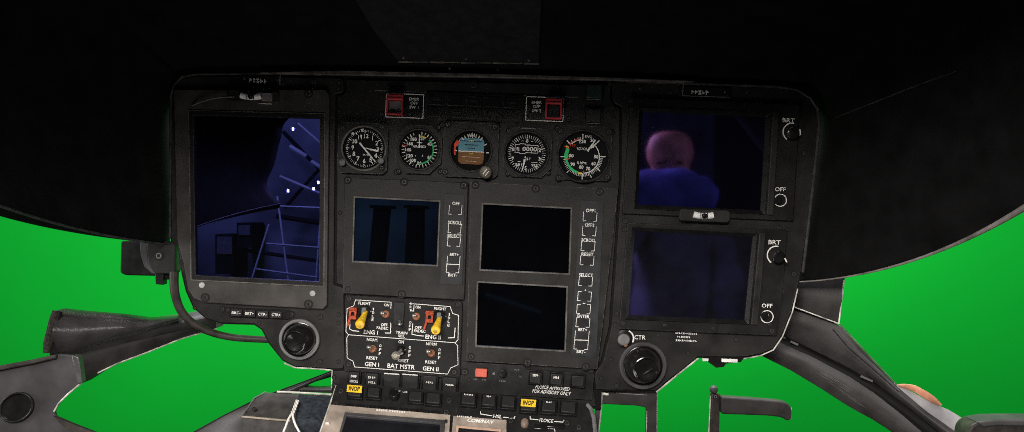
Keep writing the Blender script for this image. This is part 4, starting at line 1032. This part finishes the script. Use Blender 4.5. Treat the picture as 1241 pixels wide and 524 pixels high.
screw(t, 308, 496, 27, 2.2, V, m='black')
b = B()
cq = [[(362, 478.5, 2), (404, 480.5, 0)], [(361, 486, -10), (400, 488, -10)], [(359, 498, -24), (395, 500, -24)], [(358, 507, -38), (391, 510, -38)], [(357, 516, -38), (389, 519, -38)]]
loops = []
for (a, c_) in cq:
    lp = []
    for i in range(9):
        q = i/8; lp.append(R(a[0]*(1-q)+c_[0]*q, a[1]*(1-q)+c_[1]*q, a[2]*(1-q)+c_[2]*q-3-5*math.sin(math.pi*q)))
    loops.append(lp+[p+Vector((0, 6*K, -9*K)) for p in lp[::-1]])
b.ring3(loops)
tag(b.build('cushion', 'bluecush', None, bevel=1.2), 'dark blue woven cushion resting on the grey box beside the console', 'cushion')
# white cord, twisted then splitting
t = thing('cord', R(352, 524, -50), 'white twisted cord hanging over the front of the grey box', 'cord')
for ph, tail in ((0, [(349.5, 508, -52), (347, 515, -54), (341, 530, -54), (336, 545, -54)]), (math.pi, [(355.5, 508, -52), (358, 515, -54), (365, 528, -54), (372, 545, -54)])):
    b = B(); pts = []
    for i in range(29):
        q = i/28; x, y, d = 360.5-7*q, 485.5+18*q, -20-28*q
        pts.append(R(x+1.3*math.cos(ph+q*16), y, d-4+1.3*math.sin(ph+q*16)))
    pts += [R(*p) for p in tail]
    b.rod(pts, 1.25, seg=8); b.build('strand', 'cord', t)

# ================================================================== RIGHT SIDE
t = thing('window_pillar', R(1040, 520, 60), 'dark grey window pillar running from the right panel edge down to the right', 'window pillar')
dr = lambda x: 60-(x-950)*.55
b = B(); b.strip([(955, 336, 48), (1024, 336, 20)], [(955, 371, 48), (1016.5, 392.5, 20)], n=6, thick=16, bulge=3); b.build('upper_block', 'pillar', t)
b = B(); b.rod([R(1023, 340, 18), R(1016.5, 392.5, 18)], .9, seg=6); b.rod([R(960, 371.5, 44), R(1016.5, 392.5, 18)], .8, seg=6); b.build('halo_edge', 'edge', t)  # halo along the block edges built as pale tubes
b = B(); b.strip([(958, 372, dr(958)), (1016, 392.5, dr(1016)), (1050, 429, dr(1050)), (1086, 467.5, dr(1086)), (1122, 498, dr(1122)), (1162, 526, dr(1162)), (1210, 560, dr(1210))],
                 [(946, 406, dr(946)), (985, 424, dr(985)), (1030, 447, dr(1030)), (1065, 468, dr(1065)), (1100, 494, dr(1100)), (1138, 526, dr(1138)), (1180, 560, dr(1180))], thick=16, bulge=5); b.build('outer_moulding', 'pillar', t)
b = B(); b.strip([(946, 405, dr(946)-2), (985, 424, dr(985)-2), (1030, 447, dr(1030)-2), (1065, 468, dr(1065)-2), (1100, 494, dr(1100)-2), (1138, 526, dr(1138)-2), (1180, 560, dr(1180)-2)],
                 [(942, 415, dr(946)-2), (985, 434, dr(985)-2), (1030, 458, dr(1030)-2), (1060, 478, dr(1065)-2), (1092, 503, dr(1100)-2), (1122, 530, dr(1138)-2), (1160, 560, dr(1180)-2)], thick=10, bulge=-2); b.build('channel', 'plate', t)
b = B(); b.strip([(942, 414, dr(946)-3), (985, 433, dr(985)-3), (1030, 457, dr(1030)-3), (1060, 477, dr(1065)-3), (1092, 502, dr(1100)-3), (1122, 528, dr(1138)-3), (1160, 560, dr(1180)-3)],
                 [(920, 430, dr(930)-3), (960, 450, dr(960)-3), (1000, 474, dr(1000)-3), (1034, 496, dr(1034)-3), (1060, 510, dr(1060)-3), (1084, 525, dr(1084)-3), (1130, 560, dr(1130)-3)], thick=14, bulge=4); b.build('inner_moulding', 'pillar', t)
b = B()
for i in range(14):
    x0 = 985+random.uniform(0, 60); v = random.uniform(.15, .75); ln = random.uniform(14, 40)
    P_ = lambda x: R(x, 439+(x-985)*.63+v*22, dr(x)-7.4)
    b.rod([P_(x0), P_(x0+ln*.5), P_(x0+ln)], [.15, .32, .1], seg=5)
b.build('scratch', 'edgegrey', t)
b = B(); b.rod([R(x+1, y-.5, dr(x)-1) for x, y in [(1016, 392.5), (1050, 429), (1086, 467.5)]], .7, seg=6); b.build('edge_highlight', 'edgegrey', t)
b = B(); b.rod([R(x, y, dr(x)-7) for x, y in [(1010, 398), (1030, 420), (1060, 446), (1090, 474)]], [1.5, 2.5, 2.5, 1], seg=8); b.build('fold', 'pillarl', t)
b = B()
for x, y, w in [(949, 408.8, 5), (962.5, 416, 9), (1050, 459, 15)]: b.prism(rq(x, y, w, 2.4, .42), 0, 2, RF(dr(x)-6))
b.build('slot', 'midgrey', t)
# cover cloth with orange edge beyond the pillar
t = thing('cover_sheet', R(1130, 525, 90), 'pale grey cover with an orange edge behind the right window pillar', 'cover')
b = B(); b.strip([(1078, 462, 80), (1100, 472, 80), (1125, 486, 80), (1150, 497, 80), (1173, 511, 80)], [(1078, 470, 80), (1105, 500, 80), (1130, 520, 80), (1150, 535, 80), (1160, 528, 80)], n=16, thick=8, bulge=4); b.build('sheet', 'cover', t)
b = B(); b.strip([(1088, 467, 78), (1097, 466, 78), (1110, 467.5, 78), (1124, 475, 78), (1134, 482, 78), (1142, 491, 78)], [(1094, 470.5, 79), (1103, 473, 79), (1113, 478, 79), (1124, 485, 79), (1133, 490, 79), (1139, 492, 79)], n=16, thick=4, bulge=1); b.build('orange_edge', 'orange', t)
# corner panel
t = thing('corner_panel', R(1210, 540, -60), 'dark rounded panel top in the lower right corner', 'corner panel')
f_ = RF(-60)
b = B(); b.prism(rnd([(1170, 560), (1174, 520), (1184, 512), (1204, 509), (1300, 508), (1300, 560)], 8), -30, 0, f_); b.build('panel', 'hose', t, bevel=3, seg=3)
b = B(); b.prism([(1184, 511.5), (1204, 508.5), (1300, 507.5), (1300, 517), (1206, 516), (1190, 518)], -28, 2.5, f_); b.build('top_trim', 'pillarl', t, bevel=2)
# pedal
t = thing('pedal', R(868, 560, 90), 'grey pedal with upright post, ball top and flat tread to the right', 'pedal')
f_ = RF(90)
b = B(); b.prism([(862, 477), (873, 478), (872, 530), (872, 600), (859, 600), (860, 530)], -10, 0, f_); b.build('post', 'hose', t, bevel=2)
b = B(); b.lathe(865.5, 472.5, [(2.2, -8), (4.2, -6), (5, -3), (4.8, 0), (3.2, 2.4), (.8, 3.2)], f_, seg=20); b.build('ball', 'pillarl', t)
b = B(); b.prism(rnd([(873, 479.5), (945, 485), (954, 488), (958, 494), (957.5, 507), (953, 509.5), (946, 505), (930, 503), (873, 501)], 3), -8, 6, f_); b.build('tread', 'pillar', t, bevel=2.5, seg=3)
b = B(); b.rod([f_(x, y, 2) for x, y in [(958, 494), (957.5, 508)]], .8, seg=6); b.rod([f_(x, y, 0) for x, y in [(861, 480), (860, 505), (858, 545)]], .8, seg=6); b.build('halo_edge', 'edge', t)  # pale tubes stand in for the halo round the pedal
screw(t, 867, 481, 0, 2.6, f_, m='grey', name='bolt')
# hanger bracket under the right of the panel
t = thing('support_bracket', R(760, 540, 10), 'dark U-shaped support bracket hanging below the right air vent', 'bracket')
f_ = RF(12)
b = B(); b.prism([(729, 472), (796, 472), (795, 600), (783, 600), (783.5, 497), (781, 493), (770, 491), (729, 489)], -8, 4, f_); b.build('frame', 'pillar', t, bevel=1)
b = B(); b.rod([f_(x, y, 3) for x, y in [(795.3, 476), (794.8, 530)]], .9, seg=6); b.rod([f_(x, y, 3) for x, y in [(783.5, 497), (783, 530)]], .6, seg=6); b.build('halo_edge', 'edge', t)  # halo on the bracket sides built as pale tubes
b = B(); b.line(746, 475.5, 783, 478, .8, 4.2, f_); b.build('scuff_line', 'dim', t)
b = B(); b.rod([f_(730, 476.5, 4), f_(737, 476.8, 6)], [1.8, 1.6], seg=10); b.build('bolt', 'edge', t)
b = B(); b.prism([(724, 474), (729, 474), (728.6, 490), (723, 540), (716, 540)], 0, 6, f_); b.build('side_strip', 'pillarl', t, bevel=.8)
b = B(); b.rod([f_(x, y, 6) for x, y in [(728.8, 474), (728.4, 490), (724, 530)]], 1.0, seg=6); b.build('strip_edge', 'edge', t)

# ================================================================== BACKDROP
b = B()
n = 30; rows = []
bd = 1500
for i in range(n+1):
    x = -4200+8400*i/n; yy = bd-0.00003*x*x
    rows.append((x, yy))
for (x0, y0), (x1, y1) in zip(rows, rows[1:]):
    vs = [b.bm.verts.new(Vector(p)) for p in ((x0*K, y0*K, -2600*K+Z0), (x1*K, y1*K, -2600*K+Z0), (x1*K, y1*K, 2200*K+Z0), (x0*K, y0*K, 2200*K+Z0))]
    b.face(vs)
bmesh.ops.remove_doubles(b.bm, verts=b.bm.verts, dist=1e-5)
ob = b.build('backdrop', 'backdrop', None)
ob.modifiers.new('thickness', 'SOLIDIFY').thickness = .01
tag(ob, 'even bright green studio backdrop behind the cockpit', 'backdrop', kind='structure')

# ================================================================== BEHIND THE CAMERA (seen mirrored in the glass)
def MR(px, py, dist):
    """a point in front of the panel whose mirror image in the panel glass appears at px, py"""
    s = (D+dist)/D
    return Vector(((px-CX)*s*K, -dist*K, (CY-py)*s*K+Z0))
M['hwall'] = mat('painted_hangar_wall', (.20, .215, .24), .8, var=.75, scale=1.6, bump=0)
M['ladder'] = mat('aluminium_ladder', (.85, .86, .9), .5, bump=0)
M['beam'] = mat('dark_steel_beam', (.010, .010, .012), .7, bump=0)
M['beam2'] = mat('dull_steel_beam', (.14, .14, .15), .6, bump=0)
M['beam3'] = mat('painted_steel_beam', (.75, .76, .8), .6, var=.5, scale=6, bump=0)
M['lamp'] = glow('lamp_glass', (.95, .97, 1), 60)
M['skin'] = mat('skin', (.55, .26, .20), .5, var=.45, scale=14, bump=0)
M['vest'] = mat('dark_navy_vest', (.035, .034, .075), .9, var=.8, scale=6, bump=.3, bscale=60)
M['bulk'] = mat('blue_grey_bulkhead', (.05, .05, .09), .8, var=.6, scale=5, bump=0)
M['shirt'] = mat('blue_shirt_cloth', (.10, .12, .42), .85, var=.6, scale=9, bump=.3, bscale=60)
b = B(); w = [MR(190, 20, 2900), MR(566, 20, 2900), MR(566, 420, 2900), MR(190, 420, 2900)]
b.ring3([[p+Vector((0, -.1, 0)) for p in w], w]); tag(b.build('wall', 'hwall', None), 'grey hangar wall mirrored dimly in the left screens', 'wall', kind='structure')
la = thing('stepladder', MR(350, 420, 2500), 'aluminium stepladder mirrored in the tall portrait display', 'ladder')
for p, q_ in [((327, 272), (302, 352)), ((337, 238), (352, 352)), ((391, 238), (383, 352))]:
    b = B(); b.rod([MR(*p, 2500), MR(*q_, 2500)], 4.2, seg=6); b.build('rail', 'ladder', la)
for p, q_ in [((338, 250), (390, 252)), ((324, 295), (387, 300)), ((312, 326), (385, 336))]:
    b = B(); b.rod([MR(*p, 2495), MR(*q_, 2495)], 3.4, seg=6); b.build('rung', 'ladder', la)
for i, (p, q_, r) in enumerate([((340, 214), (392, 236), 9), ((352, 178), (372, 190), 14), ((378, 196), (394, 206), 12), ((362, 150), (394, 178), 6)]):
    b = B(); b.rod([MR(*p, 2700), MR(*q_, 2700)], r*.8, seg=6)
    tag(b.build('roof_beam', 'beam3', None), ['long pale roof beam mirrored low in the tall portrait display', 'stubby pale roof beam mirrored in the middle of the tall portrait display', 'pale roof beam mirrored at the right edge of the tall portrait display', 'thin pale roof beam mirrored in the top right of the tall portrait display'][i], 'roof beam', 'hangar roof beams mirrored in the glass')
for i, (x, y) in enumerate([(356, 157), (386.5, 221.5), (350, 231.5), (381, 229)]):
    b = B(); c = MR(x, y, 2450)
    b.rod([c+Vector((0, 0, -.008)), c+Vector((0, 0, -.007)), c+Vector((0, 0, .007)), c+Vector((0, 0, .008))], [2, 4.2, 4.2, 2], seg=12)
    tag(b.build('hangar_lamp', 'lamp', None), ['bright hangar lamp mirrored alone at the top of the tall portrait display', 'bright hangar lamp mirrored at the right edge of the tall portrait display', 'bright hangar lamp mirrored above the ladder in the tall portrait display', 'bright hangar lamp mirrored between its two neighbours above the ladder'][i], 'lamp', 'hangar lamps mirrored in the glass')
for i, (x0, x1, xb0, xb1) in enumerate([(453, 470, 446, 462), (494, 512, 490, 511)]):
    t = thing('dark_post', MR((xb0+xb1)/2, 400, 2500), ['dark capped post mirrored at the left of the single-screen display', 'dark capped post mirrored at the right of the single-screen display'][i], 'post', 'dark posts mirrored in the glass')
    b = B(); q4 = [MR(x0, 253, 2500), MR(x1, 253, 2500), MR(xb1-(x1-xb1)*.6, 380, 2500), MR(xb0-(x0-xb0)*.6, 380, 2500)]
    b.ring3([[p+Vector((0, -.15, 0)) for p in q4], q4]); b.build('shaft', 'beam', t)
    b = B(); q4 = [MR(x0-4, 248.5, 2490), MR(x1+4, 249.5, 2490), MR(x1+4, 253.5, 2490), MR(x0-4, 252.5, 2490)]
    b.ring3([[p+Vector((0, -.2, 0)) for p in q4], q4]); b.build('cap', 'beam', t)
for i, (p, q_, r) in enumerate([((344, 160), (396, 214), 9), ((346, 252), (396, 196), 8), ((336, 262), (394, 271), 12), ((296, 303), (392, 317), 9)]):
    b = B(); b.rod([MR(*p, 2760), MR(*q_, 2760)], r, seg=6)
    tag(b.build('steel_girder', 'beam', None), ['dark steel girder mirrored sloping down to the right at the top of the portrait display', 'dark steel girder mirrored sloping up to the right above the stepladder', 'thick dark girder mirrored nearly level behind the top of the stepladder', 'dark girder mirrored nearly level behind the lower rungs of the stepladder'][i], 'girder', 'hangar girders mirrored in the glass')
for i, (x0, y0, x1, y1) in enumerate([(262, 284, 284, 332), (288, 270, 306, 300)]):
    t = thing('cabinet', MR((x0+x1)/2, y1, 2700), ['tall grey cabinet mirrored at the lower left of the tall portrait display', 'small grey cabinet mirrored left of the stepladder in the tall portrait display'][i], 'cabinet', 'hangar cabinets mirrored in the glass')
    b = B(); q4 = [MR(x0, y0, 2700), MR(x1, y0, 2700), MR(x1, y1, 2700), MR(x0, y1, 2700)]
    b.ring3([[p+Vector((0, -.25, 0)) for p in q4], q4]); b.build('body', 'beam', t)
    b = B(); q4 = [MR(x0+2, y0+3, 2690), MR(x1-2, y0+3, 2690), MR(x1-2, (y0+y1)/2, 2690), MR(x0+2, (y0+y1)/2, 2690)]
    b.ring3([[p+Vector((0, -.01, 0)) for p in q4], q4]); b.build('door', 'beam2', t)
# the person: one skinned body, sleeve raised across the chin
def person():
    dist = 1300
    me = bpy.data.meshes.new('person'); P = lambda x, y, dd=0: MR(x, y, dist+dd)
    verts = [(815, 430, 60), (815, 350, 60), (815, 285, 50), (815, 240, 20), (812, 212, 0), (811, 194, -8), (811, 176, -10), (811, 160, -4),
             (775, 268, 40), (748, 300, 0), (725, 262, -120), (752, 236, -165), (800, 233, -170), (848, 234, -170), (866, 236, -165),
             (855, 275, 40), (880, 330, 0), (880, 380, -40), (862, 400, -60), (790, 480, 0), (840, 480, 0)]
    rad = [115, 105, 92, 48, 50, 68, 70, 54, 56, 50, 52, 62, 66, 62, 48, 56, 46, 42, 32, 70, 70]
    edges = [(0, 1), (1, 2), (2, 3), (3, 4), (4, 5), (5, 6), (6, 7), (2, 8), (8, 9), (9, 10), (10, 11), (11, 12), (12, 13), (13, 14), (2, 15), (15, 16), (16, 17), (17, 18), (0, 19), (0, 20)]
    L = P(815, 470)
    me.from_pydata([P(*v)-L for v in verts], edges, []); me.update()
    o = bpy.data.objects.new('person', me); COL.objects.link(o); o.location = L
    sk = o.modifiers.new('skin', 'SKIN')
    for i, sv in enumerate(me.skin_vertices[0].data): sv.radius = (rad[i]*K, rad[i]*K); sv.use_root = (i == 0)
    o.modifiers.new('sub', 'SUBSURF').levels = 2; o.modifiers['sub'].render_levels = 2
    dg = bpy.context.evaluated_depsgraph_get(); dg.update()
    m2 = bpy.data.meshes.new_from_object(o.evaluated_get(dg)); o.modifiers.clear(); o.data = m2
    m2.materials.clear(); m2.materials.append(M['shirt']); m2.materials.append(M['skin']); m2.materials.append(M['vest'])
    hc = P(810, 184, -10)-L
    for v in m2.vertices:      # brow, nose and ears on the head
        w_ = v.co-hc
        if w_.length < 100*K and v.co.y > hc.y+20*K and abs(w_.x) < 10*K and -30*K < w_.z < 5*K: v.co.y += 16*K
        if w_.length < 100*K and abs(w_.x) > 52*K and abs(w_.z+10*K) < 18*K: v.co.x += math.copysign(3*K, w_.x)
    from mathutils import noise
    for v in m2.vertices:      # cloth folds below the chin
        if v.co.z < (P(810, 203)-L).z or v.co.y > (P(0, 0, -125)-L).y:
            q = v.co*16; v.co += v.normal*(noise.noise(q)*14+noise.noise(Vector((q.x*1.5+q.z, q.y, q.z*3)))*9)*K
    zc = (P(810, 226)-L).z; zs = (P(810, 262, -100)-L).z
    for p in m2.polygons:
        p.use_smooth = True; c = p.center; front = c.y-(P(0, 0, -125).y-L.y)
        if c.z > zc and front < 0 and (c-hc).length < 100*K: p.material_index = 1
        elif c.z > zs and front > 0: p.material_index = 0
        else: p.material_index = 2
    LOC[o.name] = L
    for ex in (798, 823):
        b = B(); c = P(ex, 198, -70); n_ = 8
        b.ring3([[c+Vector((8*K*q*math.cos(2*math.pi*i/n_), dy*K, 4*K*q*math.sin(2*math.pi*i/n_))) for i in range(n_)] for q, dy in ((.3, -12), (1, -6), (1, 6), (.3, 10))]); b.build('eye', 'ink', o)
    return tag(o, 'person in a blue shirt with one sleeve raised, mirrored in the upper landscape display', 'person')
person()
b = B(); w = [MR(736, 90, 1750), MR(864, 90, 1750), MR(864, 420, 1750), MR(736, 420, 1750)]
b.ring3([[p+Vector((0, -.04, 0)) for p in w], w]); tag(b.build('cabin_bulkhead', 'bulk', None), 'blue grey cabin bulkhead mirrored behind the person in the right displays', 'bulkhead')
b = B(); b.rod([MR(588, 357, 2600), MR(655, 379, 2600)], 12, seg=6)  # bar added only to mirror as a faint diagonal light streak
tag(b.build('roof_beam', 'beam2', None), 'added unseen bar mirrored as a slanting light streak in the lower double display screen', 'roof beam', 'hangar roof beams mirrored in the glass')

# ================================================================== LIGHT
def area(name, loc, target, size, power, col, sy=None):
    l = bpy.data.lights.new(name, 'AREA'); l.energy = power; l.color = col; l.size = size
    if sy: l.shape = 'RECTANGLE'; l.size_y = sy
    o = bpy.data.objects.new(name, l); COL.objects.link(o); o.location = loc
    o.rotation_euler = (Vector(target)-Vector(loc)).to_track_quat('-Z', 'Y').to_euler(); return o
W3 = lambda x, dep, z: Vector((x*K, dep*K, z*K+Z0))
area('key_lamp', W3(-350, -1900, 760), W3(0, 0, -120), 1.0, 100, (1, .94, .87), .7)
area('low_fill', W3(-160, -370, -390), W3(-40, 0, -60), .3, 1.9, (1, .94, .88))  # unseen fill lamp added below the view to brighten the lower panel
area('left_fill', W3(-1500, -520, -40), W3(-520, -40, -180), .5, 20, (1, .98, .95))  # unseen lamp added at the left for highlights on the sill beam
area('right_fill', W3(1500, -420, -60), W3(480, 0, -190), .5, 11, (1, .98, .95))  # unseen lamp added at the right to light the pillar
area('person_fill', W3(1500, -500, 500), W3(440, -1300, 170), .5, 8, (1, .95, .9))  # unseen fill added so the mirrored person shows in the glass
area('wall_fill', W3(-1300, -1300, 1500), W3(-900, -2700, 60), .8, 75, (.9, .95, 1))  # unseen fill added to light the mirrored hangar wall
for x, zt, pw in ((-1300, -200, 5), (150, -600, 105), (1150, 0, 3)):
    area('backdrop_lamp', W3(x, 350, 900), W3(x*.85, 1500, zt), 1.2, pw, (1, 1, 1))  # unseen lamps added to light the green backdrop

w = bpy.data.worlds.new('World'); sc.world = w; w.use_nodes = True
w.node_tree.nodes['Background'].inputs['Color'].default_value = (.02, .021, .024, 1)
w.node_tree.nodes['Background'].inputs['Strength'].default_value = .35

cam = bpy.data.cameras.new('camera'); co = bpy.data.objects.new('camera', cam); COL.objects.link(co)
co.location = (0, -D*K, Z0); co.rotation_euler = (RAD(90), 0, 0)
cam.sensor_width = 36; cam.sensor_fit = 'HORIZONTAL'; cam.lens = 36*D/1241.0; cam.clip_start = .02; cam.clip_end = 200
sc.camera = co
sc.cycles.pixel_filter_type = 'BLACKMAN_HARRIS'; sc.cycles.filter_width = 1.0; sc.cycles.use_denoising = False; sc.cycles.use_adaptive_sampling = False
sc.view_settings.view_transform = 'Standard'; sc.view_settings.look = 'None'; sc.view_settings.exposure = 0; sc.view_settings.gamma = 1
